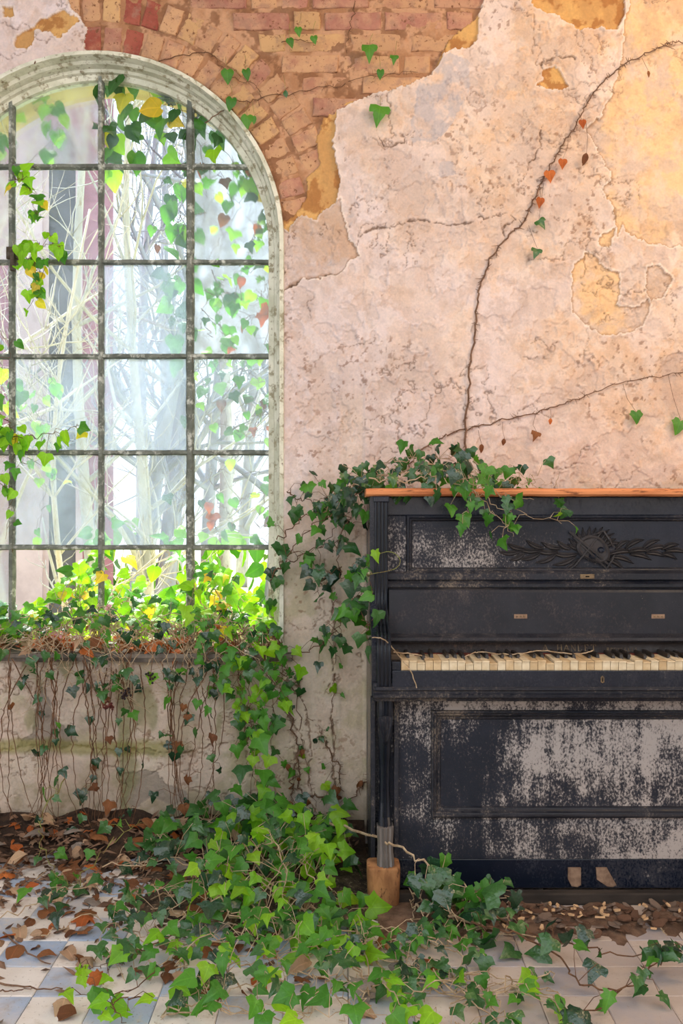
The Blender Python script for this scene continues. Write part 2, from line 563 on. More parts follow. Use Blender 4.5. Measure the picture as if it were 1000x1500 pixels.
def brick_mesh(L, Hh, m, seed):
    r = random.Random(seed)
    mb = MB()
    n = 6
    rows = []
    def outl(i, y):
        pts = []
        for k in range(n * 2 + 4):
            if k < n: u, w_ = -1 + 2 * k / n, -1
            elif k < n + 2: u, w_ = 1, -1 + 2 * (k - n) / 2
            elif k < 2 * n + 2: u, w_ = 1 - 2 * (k - n - 2) / n, 1
            else: u, w_ = -1, 1 - 2 * (k - 2 * n - 2) / 2
            rr = random.Random(seed * 100 + k)
            j = rr.uniform(-.001, .0055) + i
            pts.append((u * (L / 2 - j), y, w_ * (Hh / 2 - j * .8)))
        return pts
    rows = [outl(0, .05), outl(0, .005), outl(.0022, .0012), outl(.007, -.0005)]
    mb.strip(rows, closed=True)
    o = len(mb.v) - (2 * n + 4)
    mb.v.append((0, -.002 - r.uniform(0, .002), 0))
    ci = len(mb.v) - 1
    for k in range(2 * n + 4):
        mb.f.append((o + k, o + (k + 1) % (2 * n + 4), ci))
    return mb.mesh('brick', m, smooth=False)
_bc = {}
def brick(x, z, L, Hh, ang, mi):
    key = (round(L, 3), mi, random.randrange(3))
    if key not in _bc:
        _bc[key] = brick_mesh(L, Hh, BM[mi], len(_bc) + 3)
    o = bpy.data.objects.new('brick', _bc[key])
    col.objects.link(o)
    o.parent = wall
    o.location = (x, .0145 + random.uniform(-.004, .004), z)
    o.rotation_euler = (random.gauss(0, .03), -ang + random.gauss(0, .015), random.gauss(0, .02))
bp = np.array(BRICKS)
def shows(x, z, m=.0):
    return bool(inside(np.array([x]), np.array([z]), BRICKS)[0]) or dist(np.array([x]), np.array([z]), BRICKS, True)[0] < m
def pick():
    return random.choices([0, 1, 2, 3], [.50, .22, .24, .04])[0]
for ring, (r0, r1) in enumerate([(.668, .768), (.776, .882)]):
    r = (r0 + r1) / 2
    step = .0725 / r
    th = math.radians(4) + ring * .03
    while th < math.radians(112):
        x, z = AX + r * math.cos(th), SPRING + r * math.sin(th)
        if shows(x, z, .03):
            red = math.radians(74) < th < math.radians(82)
            brick(x, z, r1 - r0 - .006, .066, th, 3 if red else pick())
        th += step
cz = SPRING + .40
row = 0
while cz < 3.05:
    x = -1.75 + (row % 2) * .108
    while x < .6:
        L = .205 if random.random() < .8 else .098
        xc = x + L / 2
        ok = [math.hypot(xx - AX, zz - SPRING) > .888 for xx in (x, x + L) for zz in (cz - .033, cz + .033)]
        if all(ok):
            if shows(xc, cz, .06):
                brick(xc, cz, L, .066, random.gauss(0, .008), 3 if random.random() < .05 else pick())
            x += L + .0105
        else:
            L = .098
            xc = x + L / 2
            if all(math.hypot(xx - AX, zz - SPRING) > .884 for xx in (x, x + L) for zz in (cz - .033, cz + .033)) and shows(xc, cz, .03):
                brick(xc, cz, L, .066, random.gauss(0, .02), pick())
                x += L + .0105
            else:
                x += .02
    cz += .0765
    row += 1

# ------------------------------------------------------------------ floor of square tiles
M_SLAB = mottled('tile_bed', (176, 166, 156), (140, 130, 120), 6, .95)
fl_o = obj('floor', MB().box(-3, 3, -1.5, WY + .05, -.12, -.006), M_SLAB, at=Vector((0, 0, -.12)))
struct(fl_o)
def tile_mat(name, a, b, dirt):
    t = NT(name)
    v = t.coord('Object', rand=True)
    c = t.mix(t.ramp(t.noise(v, 7, 5, .6), .35, .7), lin(*a), lin(*b))
    c = t.mix(t.ramp(t.noise(v, 16, 6, .7), .54, .72), c, lin(*dirt))
    c = t.mix(t.ramp(t.noise(v, 120, 5, .7), .60, .68), c, lin(128, 112, 98))
    gp = t.n('NewGeometry').outputs['Position']
    c = t.mix(t.math('MULTIPLY', t.ramp(t.noise(gp, 3.2, 6, .62), .38, .66), .80), c, lin(214, 202, 192))
    c = t.mix(t.math('MULTIPLY', t.ramp(t.noise(gp, 5.5, 6, .66), .54, .70), .5), c, lin(160, 138, 120))
    sp = t.n('SeparateXYZ')
    t.l(gp, sp.inputs[0])
    c = t.mix(t.math('MULTIPLY', t.ramp(t.math('ADD', sp.outputs[0], t.math('MULTIPLY', t.noise(gp, 4, 5, .6), .8)), .35, .85), .66), c, lin(172, 150, 134))
    rg = t.ramp(t.noise(v, 20, 4, .6), .2, .9)
    t.principled(c, t.math('ADD', t.math('MULTIPLY', rg, .35), .38), .35, t.bump(t.noise(v, 60, 5, .6), .25, .002))
    return t.m
TM = [tile_mat('cream_tile', (230, 222, 216), (216, 206, 198), (190, 176, 162)),
      tile_mat('blue_tile', (168, 182, 204), (152, 168, 194), (190, 182, 174))]
T, TX0, TY0 = .1475, -.7216, 2.280
tmesh = []
for k in range(2):
    for s_ in range(2):
        mb = MB()
        h = T / 2 - .0008
        e = .0025
        lo, mid, hi = [[(sx * (h - i), sy * (h - i), z) for sx, sy in ((-1, -1), (1, -1), (1, 1), (-1, 1))] for i, z in ((0, -.02), (0, -.0015), (e, 0))]
        mb.strip([lo, mid, hi], closed=True)
        mb.f += [(8, 9, 10, 11), (3, 2, 1, 0)]
        tmesh.append(mb.mesh('tile', TM[k]))
for i in range(-6, 15):
    for j in range(-4, 8):
        x, y = TX0 + (i + .5) * T, TY0 + (j + .5) * T
        if abs(x) > 1.62 or y > WY - .02:
            continue
        blue = (i + j) % 2 == 0
        o = bpy.data.objects.new('tile', tmesh[blue * 2])
        col.objects.link(o)
        o.parent = fl_o
        o.location = (x, y, .12 + random.uniform(-.0012, .0004))
        o.rotation_euler = (random.gauss(0, .004), random.gauss(0, .004), random.choice([0, 1, 2, 3]) * math.pi / 2)

# ------------------------------------------------------------------ arched window
FY = 3.55                      # glazing plane
GX0, GS = -.874, .3240         # middle bar and pane width
RZ = [.655, 1.001, 1.346, 1.696, 2.0387, 2.386]
GR = .626
def arch(x):
    q = GR * GR - (x - AX) ** 2
    return SPRING + math.sqrt(max(q, 0))
t = NT('old_white_paint')
v = t.coord('Object')
c = t.mix(t.ramp(t.noise(v, 12, 5, .6), .35, .65), lin(226, 224, 206), lin(198, 198, 176))
c = t.mix(t.ramp(t.noise(v, 26, 6, .7), .52, .62), c, lin(156, 148, 122))
c = t.mix(t.ramp(t.noise(t.coord('Object', (1, 1, .35)), 55, 6, .7), .62, .68), c, lin(104, 74, 52))
t.principled(c, .7, .25, t.bump(t.noise(v, 45, 6, .7), .6, .005))
M_FRAME = t.m
t = NT('weathered_bar_paint')
v = t.coord('Object')
c = t.mix(t.ramp(t.noise(v, 18, 5, .65), .35, .62), lin(128, 132, 122), lin(96, 100, 92))
c = t.mix(t.ramp(t.noise(v, 30, 5, .7), .50, .66), c, lin(198, 200, 190))
c = t.mix(t.ramp(t.noise(v, 40, 5, .7), .62, .70), c, lin(88, 70, 50))
t.principled(c, .8, .2, t.bump(t.noise(v, 110, 6, .7), .7, .004))
M_BAR = t.m
def arch_path(r, y, n=40, z0=SILL):
    pts = [(AX - r, y, z0)] + [(AX - r * math.cos(math.pi * i / n), y, SPRING + r * math.sin(math.pi * i / n)) for i in range(n + 1)] + [(AX + r, y, z0)]
    return pts
prof = [(AR + .010, WY + .006), (AR + .008, WY - .007), (AR - .006, WY - .009), (AR - .010, WY + .030), (AR - .018, WY + .040), (AR - .021, WY + .072), (AR - .030, WY + .078), (AR - .033, FY - .018), (GR - .018, FY - .014), (GR - .018, FY + .03), (AR, FY + .035)]
win = struct(obj('window_1', MB().strip([arch_path(r, y) for r, y in prof]), M_FRAME, smooth=False, at=Vector((AX, FY, SILL))))
# outer reveal, yellowish stone
obj('outer_reveal', MB().strip([arch_path(r, y) for r, y in [(AR - .02, FY + .03), (AR - .006, FY + .05), (AR - .006, BY1 + .02), (AR + .10, BY1 + .02)]]), M_MASON, win)
def bar(pts_a, pts_b, w, dep, vert):
    """glazing bar with putty chamfers between two ends, a little uneven"""
    n = max(6, int((Vector(pts_b) - Vector(pts_a)).length / .04))
    rows = []
    for i in range(n + 1):
        p = Vector(pts_a).lerp(Vector(pts_b), i / n)
        k = w / 2 * random.uniform(.88, 1.12)
        j = w / 2 * random.uniform(.88, 1.12)
        cs = [(-k, dep * .35), (-k, -.002), (-k * .55, -dep * .5), (j * .55, -dep * .5), (j, -.002), (j, dep * .35)]
        rows.append([(p.x + a, p.y + b, p.z) if vert else (p.x, p.y + b, p.z + a) for a, b in cs])
    return MB().strip(rows, closed=True)
for k, w_ in ((-1, .022), (0, .021), (1, .029)):
    x = GX0 + k * GS
    obj('glazing_bar', bar((x, FY, SILL + .01), (x, FY, arch(x) + .015), w_, .034, True), M_BAR, win)
for z in RZ[1:]:
    hw = GR + .005 if z < SPRING else math.sqrt(GR ** 2 - (z - SPRING) ** 2) + .005
    obj('glazing_bar', bar((AX - hw, FY + .002, z), (AX + hw, FY + .002, z), .019, .028, False), M_BAR, win)
obj('bottom_rail', MB().box(AX - AR + .01, AX + AR - .01, FY - .02, FY + .02, SILL - .005, RZ[0], .004), M_BAR, win)
x = GX0 - GS
obj('latch_plate', MB().box(x - .012, x + .034, FY - .03, FY - .012, 2.045, 2.088, .004).box(x + .006, x + .022, FY - .042, FY - .02, 2.00, 2.07, .003), mottled('rusty_iron', (92, 84, 74), (70, 58, 46), 40, .8), win)

def glass(name, dirt, spread, trans=.94, tint=(.66, .80, .98, 1), rough=0.0):
    t = NT(name)
    v = t.coord('Object', (1, 1, .5), rand=False)
    nz = t.ramp(t.noise(v, 5, 5, .6), .25, .8)
    fine = t.ramp(t.noise(v, 60, 5, .7), .45, .75)
    m = t.math('ADD', t.math('MULTIPLY', nz, spread), t.math('ADD', t.math('MULTIPLY', fine, spread * .3), dirt))
    tr = t.n('BsdfTransparent')
    tc_ = (trans * .93, trans * .97, trans, 1)
    tr.inputs[0].default_value = tc_
    if rough:
        rf = t.n('BsdfRefraction')
        rf.inputs['Color'].default_value = tc_
        rf.inputs['Roughness'].default_value = rough
        rf.inputs['IOR'].default_value = 1.12
        ms = t.n('MixShader')
        ms.inputs[0].default_value = .75
        t.l(tr.outputs[0], ms.inputs[1]); t.l(rf.outputs[0], ms.inputs[2])
        base = ms
    else:
        base = tr
    gl = t.n('BsdfGlossy')
    gl.inputs['Roughness'].default_value = .08
    fr = t.n('Fresnel'); fr.inputs[0].default_value = 1.3
    g1 = t.n('MixShader')
    t.l(fr.outputs[0], g1.inputs[0]); t.l(base.outputs[0], g1.inputs[1]); t.l(gl.outputs[0], g1.inputs[2])
    tl = t.n('BsdfTranslucent'); tl.inputs[0].default_value = tint
    df = t.n('BsdfDiffuse'); df.inputs[0].default_value = tint
    dd = t.n('MixShader'); dd.inputs[0].default_value = .35
    t.l(tl.outputs[0], dd.inputs[1]); t.l(df.outputs[0], dd.inputs[2])
    mx = t.n('MixShader')
    t.l(m, mx.inputs[0]); t.l(g1.outputs[0], mx.inputs[1]); t.l(dd.outputs[0], mx.inputs[2])
    t.l(mx.outputs[0], t.out.inputs[0])
    return t.m
G_CLEAR = glass('clear_glass', .02, .06)
G_DUSTY = glass('dusty_glass', .06, .20, .88)
G_FILM = glass('filmy_glass', .04, .12, .93, rough=.20)
G_FROST = glass('grimy_glass', .12, .20, .82)
kinds = {(0, 5): G_FILM, (1, 5): G_FILM, (2, 5): G_CLEAR, (3, 5): G_FILM, (0, 4): G_FILM, (1, 4): G_CLEAR, (2, 4): G_CLEAR, (3, 4): G_FILM,
         (0, 3): G_CLEAR, (1, 3): G_CLEAR, (2, 3): G_FROST, (3, 3): G_FILM, (0, 2): G_CLEAR, (1, 2): G_DUSTY, (2, 2): G_FROST, (3, 2): G_DUSTY,
         (0, 1): G_FILM, (1, 1): G_DUSTY, (2, 1): G_DUSTY, (3, 1): G_DUSTY, (0, 0): G_FILM}
for (i, j), gm in kinds.items():
    x0, x1 = GX0 + (i - 2) * GS, GX0 + (i - 1) * GS
    z0 = RZ[j]
    z1 = RZ[j + 1] if j < 5 else 9
    x0, x1 = max(x0, AX - GR + .001), min(x1, AX + GR - .001)
    xs = [x for x in np.linspace(x0, x1, 25) if arch(x) > z0 + .004 or z1 <= SPRING]
    top = [(x, min(z1, arch(x)) if z1 > SPRING else z1) for x in reversed(xs)]
    poly = [(xs[0], z0), (xs[-1], z0)] + (top if z1 > SPRING else [top[0], top[-1]])
    obj('pane', MB().prism_y(poly, FY + .004, FY + .008), gm, win)

# sill board
t = mottled('grey_sill_stone', (132, 122, 112), (92, 86, 80), 14, .9, bump=.5)
mb = MB()
rows = []
for i in range(30):
    x = AX - AR - .10 + (2 * AR + .14) * i / 29
    j = random.uniform(-.004, .004)
    rows.append([(x, FY + .03, SILL - .032), (x, WY - .030 + j, SILL - .030 + j * .6), (x, WY - .042 + j, SILL - .014), (x, WY - .036 + j, SILL - .002), (x, FY + .03, SILL)])
mb.strip(rows, closed=True)
mb.f += [(4, 3, 2, 1, 0), tuple(29 * 5 + k for k in range(5))]
obj('window_sill', mb, t, win)

# ------------------------------------------------------------------ upright piano
PCX, PW = .749, .662
PX0, PX1 = PCX - PW, PCX + PW
PB = 3.40                                       # back of the case
piano = thing('upright_piano', (PCX, 3.05, 0), 'old black upright piano with peeling mouldy lacquer and open keyboard against the wall', 'piano')

def lacquer(name, thr, xgrad=None, streak=.35, mould=(182, 172, 166), base=(17, 23, 36), soft=.10, zfade=None, rough=.34):
    """black lacquer with patches of pale mould; higher thr means less of it"""
    t = NT(name)
    v = t.coord('Object')
    big = t.noise(t.coord('Object', (1, 1, 1.3)), 3.6, 3, .5)
    mid = t.noise(t.coord('Object', (1, 1, .8)), 26, 5, .65)
    st = t.noise(t.coord('Object', (1, .3, .10)), 42, 4, .6)
    fine = t.noise(t.coord('Object', (1, 1, .7)), 170, 4, .7)
    s = t.math('MULTIPLY', big, .95)
    s = t.math('ADD', s, t.math('MULTIPLY', mid, .55))
    s = t.math('ADD', s, t.math('MULTIPLY', st, streak))
    s = t.math('ADD', s, t.math('MULTIPLY', fine, 1.05))
    sx = t.n('SeparateXYZ')
    t.l(v, sx.inputs[0])
    if xgrad:
        x0, x1, amt = xgrad
        s = t.math('ADD', s, t.math('MULTIPLY', t.ramp(sx.outputs[0], x0, x1), amt))
    if zfade:
        z0, z1, amt = zfade
        s = t.math('ADD', s, t.math('MULTIPLY', t.ramp(sx.outputs[2], z0, z1), amt))
    thr += .15
    m = t.ramp(s, thr, thr + soft * 2.4)
    haze = t.ramp(s, thr - .20, thr + .1)
    bc = t.mix(t.ramp(t.noise(v, 8, 4, .6), .35, .7), lin(*base), lin(base[0] + 10, base[1] + 9, base[2] + 9))
    c = t.mix(t.math('MULTIPLY', haze, .35), bc, lin(92, 86, 86))
    c = t.mix(t.math('MULTIPLY', m, .80), c, lin(*mould))
    c = t.mix(t.ramp(t.noise(v, 210, 4, .75), .68, .74), c, lin(150, 140, 132))
    rg = t.math('ADD', rough, t.math('MULTIPLY', t.ramp(s, thr - .3, thr + .05), .5))
    t.principled(c, rg, .32, t.bump(t.noise(v, 180, 5, .7), .22, .002))
    return t.m
L_PLAIN = lacquer('black_lacquer', 1.58, rough=.22)
L_TRIM = lacquer('worn_trim_lacquer', 1.40, mould=(128, 114, 100), base=(19, 23, 33))
L_UP = lacquer('upper_panel_lacquer', 1.40, xgrad=(-.10, -.42, .16), streak=.1, zfade=(1.13, 1.03, .10))
L_FALL = lacquer('fallboard_lacquer', 1.34, streak=.1, mould=(110, 96, 88), base=(21, 24, 33), rough=.42, soft=.16)
L_LOW = lacquer('mouldy_lower_lacquer', 1.60, xgrad=(-.62, -.10, .27), streak=.5, zfade=(.02, .30, .12), rough=.5)
L_LOWIN = lacquer('mouldy_inner_lacquer', 1.58, xgrad=(-.50, -.02, .34), streak=.55, rough=.5)
L_GLOSS = lacquer('glossy_arm_lacquer', 2.1, base=(24, 28, 36), rough=.16)
M_RAW = mottled('bare_brown_wood', (172, 112, 72), (128, 78, 48), 16, .75, stretch=(.3, 1, 1.6), speck=(96, 60, 40))
M_DUSTWOOD = mottled('dusty_dark_wood', (104, 88, 74), (70, 58, 48), 24, .85, stretch=(.25, 1, 1))
M_WORN = mottled('worn_raw_wood', (148, 122, 102), (112, 88, 72), 30, .85)
M_LIDEDGE = mottled('stripped_lid_wood', (214, 140, 92), (176, 104, 64), 22, .7, stretch=(.15, 1, 1), speck=(120, 72, 46))

# case sides
for s in (-1, 1):
    xo, xi = PCX + s * PW, PCX + s * (PW - .022)
    side = [(PB, .02), (2.885, .02), (2.885, .585), (2.815, .60), (2.815, .745), (2.835, .772), (2.90, .795), (2.955, .83), (2.992, .88), (2.992, 1.178), (PB, 1.178)]
    obj('side_panel', MB().prism_x([(y, z) for y, z in side], min(xo, xi), max(xo, xi)), L_PLAIN, piano)
obj('back_board', MB().box(PX0 + .02, PX1 - .02, PB - .02, PB, .04, 1.178), M_DUSTWOOD, piano)
# lid, its front edge stripped to the wood
lid = MB()
rows = []
for i in range(41):
    x = PX0 - .012 + (2 * PW + .024) * i / 40
    j = random.uniform(-.0012, .0012)
    rows.append([(x, PB + .01, 1.178), (x, 2.978 + j, 1.178 + j), (x, 2.968 + j, 1.184), (x, 2.966, 1.193 + j), (x, 2.972, 1.200 + j), (x, 2.985, 1.2025 + j), (x, PB + .01, 1.2025)])
lid.strip(rows, closed=True)
lid.f += [tuple(range(6, -1, -1)), tuple(40 * 7 + k for k in range(7))]
obj('lid', lid, M_LIDEDGE, piano)

def frame_rect(mb, x0, x1, z0, z1, prof):
    """mitred moulding round a rectangle; prof = list of (inset, y)"""
    rows = []
    for i, y in prof:
        rows.append([(x0 + i, y, z0 + i), (x1 - i, y, z0 + i), (x1 - i, y, z1 - i), (x0 + i, y, z1 - i)])
    mb.strip(rows, closed=True)
    return mb
# upper panel with its raised border
UY = 3.05
UX0, UX1 = PX0 + .055, PX1 - .055
up = obj('upper_panel', MB().box(UX0, UX1, UY, UY + .02, .93, 1.178), L_UP, piano)
fx0, fx1 = UX0 + .060, UX1 - .060
obj('top_rail', MB().box(UX0, UX1, UY - .014, UY, 1.119, 1.178, .003), L_PLAIN, piano)
obj('panel_moulding', frame_rect(MB(), fx0, fx1, .938, 1.120, [(0, UY), (.001, UY - .016), (.007, UY - .019), (.011, UY - .013), (.015, UY - .011), (.018, UY - .003), (.019, UY)]), L_TRIM, up)
for s in (-1, 1):
    x = PCX + s * (UX1 - PCX - .030)
    obj('panel_stile', MB().box(x - .030, x + .030, UY - .010, UY, .935, 1.119, .003), L_UP, piano)
# ledge under the panel, with the lock plate
led = MB()
rows = []
for i in range(2):
    x = (UX0, UX1)[i]
    rows.append([(x, UY + .01, .944), (x, UY - .030, .946), (x, UY - .038, .940), (x, UY - .038, .922), (x, UY - .030, .916), (x, UY - .045, .908), (x, UY - .045, .898), (x, UY + .01, .896)])
led.strip(rows, closed=True)
led.f += [tuple(range(7, -1, -1)), tuple(8 + k for k in range(8))]
ledge = obj('ledge_rail', led, L_TRIM, piano)
M_BRASS = mottled('tarnished_brass', (124, 100, 68), (84, 66, 46), 60, .5, spec=.5)
x = (860 - CX) / F * 3.01
obj('lock_plate', MB().box(x - .022, x + .022, UY - .0405, UY - .036, .924, .938, .001), M_BRASS, ledge)
M_HOLE = mottled('dark_hole', (14, 12, 11), (8, 7, 7), 30, .95)
obj('key_slot', MB().box(x - .006, x + .006, UY - .0412, UY - .036, .929, .933), M_HOLE, ledge)
# fallboard, folded up
FB = 2.962
fb = MB()
rows = []
for x in (UX0 + .002, UX1 - .002):
    rows.append([(x, FB + .030, .897), (x, FB + .004, .893), (x, FB, .886), (x, FB - .004, .762), (x, FB - .018, .756), (x, FB - .030, .752), (x, FB - .034, .744), (x, FB - .028, .738), (x, FB + .03, .738)])
fb.strip(rows, closed=True)
fb.f += [tuple(range(8, -1, -1)), tuple(9 + k for k in range(9))]
fall = obj('fallboard', fb, L_FALL, piano)
for px_ in (762, 963):
    x = (px_ - CX) / F * FB
    obj('bumper_mark', MB().box(x - .020, x + .020, FB - .0045, FB, .807, .820, .001), M_WORN, fall)
    for k in (-1, 0, 1):
        obj('screw', MB().box(x + k * .011 - .003, x + k * .011 + .003, FB - .0065, FB - .003, .811, .816, .001), M_BRASS, fall)
# name board with the maker's name
NBY = 2.958
nb = obj('name_board', MB().prism_x([(NBY + .02, .685), (NBY - .004, .685), (NBY + .012, .742), (NBY + .03, .742)], UX0, UX1), lacquer('name_board_lacquer', 1.5, base=(36, 28, 26), mould=(104, 80, 66)), piano)
GLY = {'A': [((0, 0), (.42, 1), .07), ((.42, 1), (.84, 0), .15), ((.17, .36), (.66, .36), .06), ((-.08, 0), (.14, 0), .05), ((.66, 0), (.96, 0), .05)],
       'H': [((.12, 0), (.12, 1), .15), ((.72, 0), (.72, 1), .15), ((.12, .5), (.72, .5), .06), ((0, 0), (.26, 0), .05), ((0, 1), (.26, 1), .05), ((.58, 0), (.86, 0), .05), ((.58, 1), (.86, 1), .05)],
       'N': [((.12, 0), (.12, 1), .07), ((.12, 1), (.74, 0), .15), ((.74, 0), (.74, 1), .07), ((0, 0), (.25, 0), .05), ((.6, 1), (.86, 1), .05), ((0, 1), (.14, 1), .05)],
       'L': [((.14, 0), (.14, 1), .15), ((.02, 0), (.66, 0), .06), ((.66, 0), (.66, .25), .07), ((.02, 1), (.28, 1), .05)],
       'E': [((.14, 0), (.14, 1), .15), ((.02, 0), (.66, 0), .06), ((.02, 1), (.62, 1), .06), ((.14, .52), (.5, .52), .06), ((.66, 0), (.66, .24), .07), ((.62, 1), (.62, .76), .07)],
       'T': [((.38, 0), (.38, 1), .15), ((0, 1), (.76, 1), .06), ((0, 1), (0, .76), .07), ((.76, 1), (.76, .76), .07), ((.24, 0), (.52, 0), .05)],
       'B': [((.14, 0), (.14, 1), .15), ((.02, 1), (.5, 1), .07), ((.5, 1), (.62, .76), .13), ((.62, .76), (.5, .54), .13), ((.14, .54), (.5, .54), .06), ((.5, .54), (.7, .28), .13), ((.7, .28), (.52, 0), .13), ((.02, 0), (.52, 0), .07)],
       'R': [((.14, 0), (.14, 1), .15), ((.02, 1), (.5, 1), .07), ((.5, 1), (.64, .76), .13), ((.64, .76), (.5, .52), .13), ((.14, .52), (.5, .52), .06), ((.42, .52), (.78, 0), .15), ((.02, 0), (.28, 0), .05)],
       'U': [((.12, 1), (.12, .3), .15), ((.12, .3), (.38, 0), .13), ((.38, 0), (.68, .3), .1), ((.68, .3), (.68, 1), .08), ((0, 1), (.26, 1), .05), ((.56, 1), (.82, 1), .05)],
       'X': [((.06, 1), (.76, 0), .15), ((.06, 0), (.76, 1), .07)],
       'S': [((.6, .84), (.36, 1), .1), ((.36, 1), (.1, .78), .12), ((.1, .78), (.56, .34), .14), ((.56, .34), (.34, 0), .12), ((.34, 0), (.06, .16), .1)],
       '.': [((.1, .02), (.2, .08), .14)]}
def letters(text, x0, z0, h, adv, y, name, m, parent):
    x = x0
    for ch in text:
        if ch != ' ':
            mb = MB()
            for (a, b), (c_, d_), w_ in GLY[ch]:
                p, q = Vector((x + a * h, z0 + b * h)), Vector((x + c_ * h, z0 + d_ * h))
                dv = (q - p)
                n_ = Vector((-dv.y, dv.x)).normalized() * w_ * h / 2
                yy = lambda z: y + (z - .685) * .28 - .0012
                poly = [p + n_, p - n_, q - n_, q + n_]
                mb.add([(u.x, yy(u.y), u.y) for u in poly] + [(u.x, yy(u.y) + .002, u.y) for u in poly], [(0, 1, 2, 3), (0, 4, 5, 1), (1, 5, 6, 2), (2, 6, 7, 3), (3, 7, 4, 0)])
            obj(name, mb, m, parent)
        x += h * (adv * .55 if ch in '. ' else adv)
    return x
M_GILT = mottled('faded_gilt', (140, 116, 84), (96, 76, 56), 60, .6, spec=.4)
xl = (795 - CX) / F * NBY
letters('A. HANLET', xl, .7085, .0185, 1.12, NBY - .004, 'letter', M_GILT, nb)
letters('BRUXELLES', (889 - CX) / F * NBY, .7085, .0095, 1.12, NBY - .004, 'letter', M_GILT, nb)
obj('felt_strip', MB().box(PX0 + .085, PX1 - .085, 2.935, 2.955, .672, .704), mottled('faded_red_felt', (112, 52, 42), (84, 44, 36), 40, .95), piano)

# keys: fifty white and thirty-five black
KY0, KZ = 2.800, .703
NK = 50
KX0, KX1 = PX0 + .084, PX1 - .084
KW = (KX1 - KX0) / NK
M_KEY = [mottled('old_ivory', (226, 208, 176), (206, 184, 148), 30, .45, spec=.4, rand=True, bump=.1),
         mottled('yellowed_ivory', (214, 188, 148), (190, 160, 118), 30, .5, spec=.4, rand=True, bump=.1),
         mottled('bare_key_wood', (168, 128, 88), (136, 98, 66), 40, .8, stretch=(1, .2, 1), rand=True)]
M_EBON = mottled('ebony_key', (34, 31, 30), (52, 46, 42), 50, .5, spec=.4, rand=True, bump=.15)
kw = KW / 2 - .0007
wk = MB()
sec = [(0.004, -.030), (0.004, -.0035), (0.0, -.003), (0.0, -.0006), (.0008, 0), (.15, 0), (.15, -.02), (.02, -.030)]
wk.prism_x(sec, -kw, kw)
KME = [wk.mesh('white_key', m) for m in M_KEY]
bk = MB()
sec = [(0.0, -.004), (.004, .008), (.010, .0115), (.095, .0115), (.095, -.004)]
n_ = len(sec)
bk.v = [(-.0052 + (.0012 if z > 0 else 0), y, z) for y, z in sec] + [(.0052 - (.0012 if z > 0 else 0), y, z) for y, z in sec]
bk.f = [tuple(range(n_)), tuple(range(2 * n_ - 1, n_ - 1, -1))] + [((i + 1) % n_, i, n_ + i, n_ + (i + 1) % n_) for i in range(n_)]
BME = bk.mesh('black_key', M_EBON)
pl = piano.location
for i in range(NK):
    x = KX0 + (i + .5) * KW
    o = bpy.data.objects.new('white_key', KME[random.choices([0, 1, 2], [.62, .32, .06])[0]])
    col.objects.link(o)
    o.parent = piano
    dz = random.gauss(0, .0012) - (.006 if random.random() < .10 else 0)
    o.location = Vector((x, KY0, KZ + dz)) - pl
    o.rotation_euler = (0, 0, random.gauss(0, .004))
    if 'ABCDEFG'[i % 7] in 'ACDFG' and i < NK - 1:
        o = bpy.data.objects.new('black_key', BME)
        col.objects.link(o)
        o.parent = piano
        o.location = Vector((x + KW / 2, KY0 + .052 + random.gauss(0, .001), KZ + random.gauss(0, .0012))) - pl
        o.rotation_euler = (0, 0, random.gauss(0, .012))
# key slip, key blocks, key bed with mouldings
slip = obj('key_slip', MB().box(PX0 + .057, PX1 - .057, 2.785, 2.798, .622, .677, .002), L_PLAIN, piano)
x = (882 - CX) / F * 2.785
obj('keyhole_plate', MB().prism_y([(x - .005, .645), (x, .642), (x + .005, .645), (x + .005, .659), (x, .663), (x - .005, .659)], 2.7835, 2.79), M_BRASS, slip)
obj('keyhole', MB().prism_y([(x - .0018, .646), (x + .0018, .646), (x + .0018, .655), (x, .659), (x - .0018, .655)], 2.7828, 2.79), M_HOLE, slip)
for s in (-1, 1):
    xa, xb = sorted((PCX + s * (PW - .057), PCX + s * (PW - .083)))
    kb = obj('key_block', MB().box(xa, xb, 2.800, 2.94, .64, .700, .002), L_PLAIN, piano)
    obj('block_cap', MB().box(xa, xb, 2.835, 2.945, .700, .716, .002), M_DUSTWOOD, kb)
bed = MB()
rows = []
kprof = [(2.95, .640), (2.790, .640), (2.786, .632), (2.782, .629), (2.782, .622), (2.790, .618), (2.790, .612), (2.784, .609), (2.786, .600), (2.800, .596), (2.806, .586), (2.95, .586)]
for x in (PX0 + .004, PX1 - .004):
    rows.append([(x, y, z) for y, z in kprof])
bed.strip(rows, closed=True)
bed.f += [tuple(range(11, -1, -1)), tuple(12 + k for k in range(12))]
obj('key_bed', bed, L_TRIM, piano)
# fluted pilaster that runs down and curves forward into the arm
def arm(s):
    path = catmull([(0, 2.985, 1.178), (0, 2.985, 1.05), (0, 2.985, .93), (0, 2.983, .872), (0, 2.965, .832), (0, 2.920, .795), (0, 2.860, .778), (0, 2.812, .768), (0, 2.790, .748), (0, 2.784, .715), (0, 2.784, .66), (0, 2.786, .628)], 4)
    hw = .0215
    xc = PCX + s * (PW - .0345)
    cs = []
    for k in range(4):
        u0 = -hw + 2 * hw * k / 4
        w_ = 2 * hw / 4
        cs += [(u0 + w_ * .08, 0), (u0 + w_ * .18, .005), (u0 + w_ * .5, .0072), (u0 + w_ * .82, .005), (u0 + w_ * .92, 0)]
    cs = [(-hw, -.02)] + cs + [(hw, -.02)]
    rows = []
    for i, p in enumerate(path):
        d = (path[min(i + 1, len(path) - 1)] - path[max(i - 1, 0)]).normalized()
        nrm = Vector((0, d.z, -d.y))            # outward (towards the player)
        if nrm.y > 0 and d.z > -.3:
            pass
        rows.append([(xc + u, p.y + nrm.y * h, p.z + nrm.z * h) for u, h in cs])
    return MB().strip(rows)
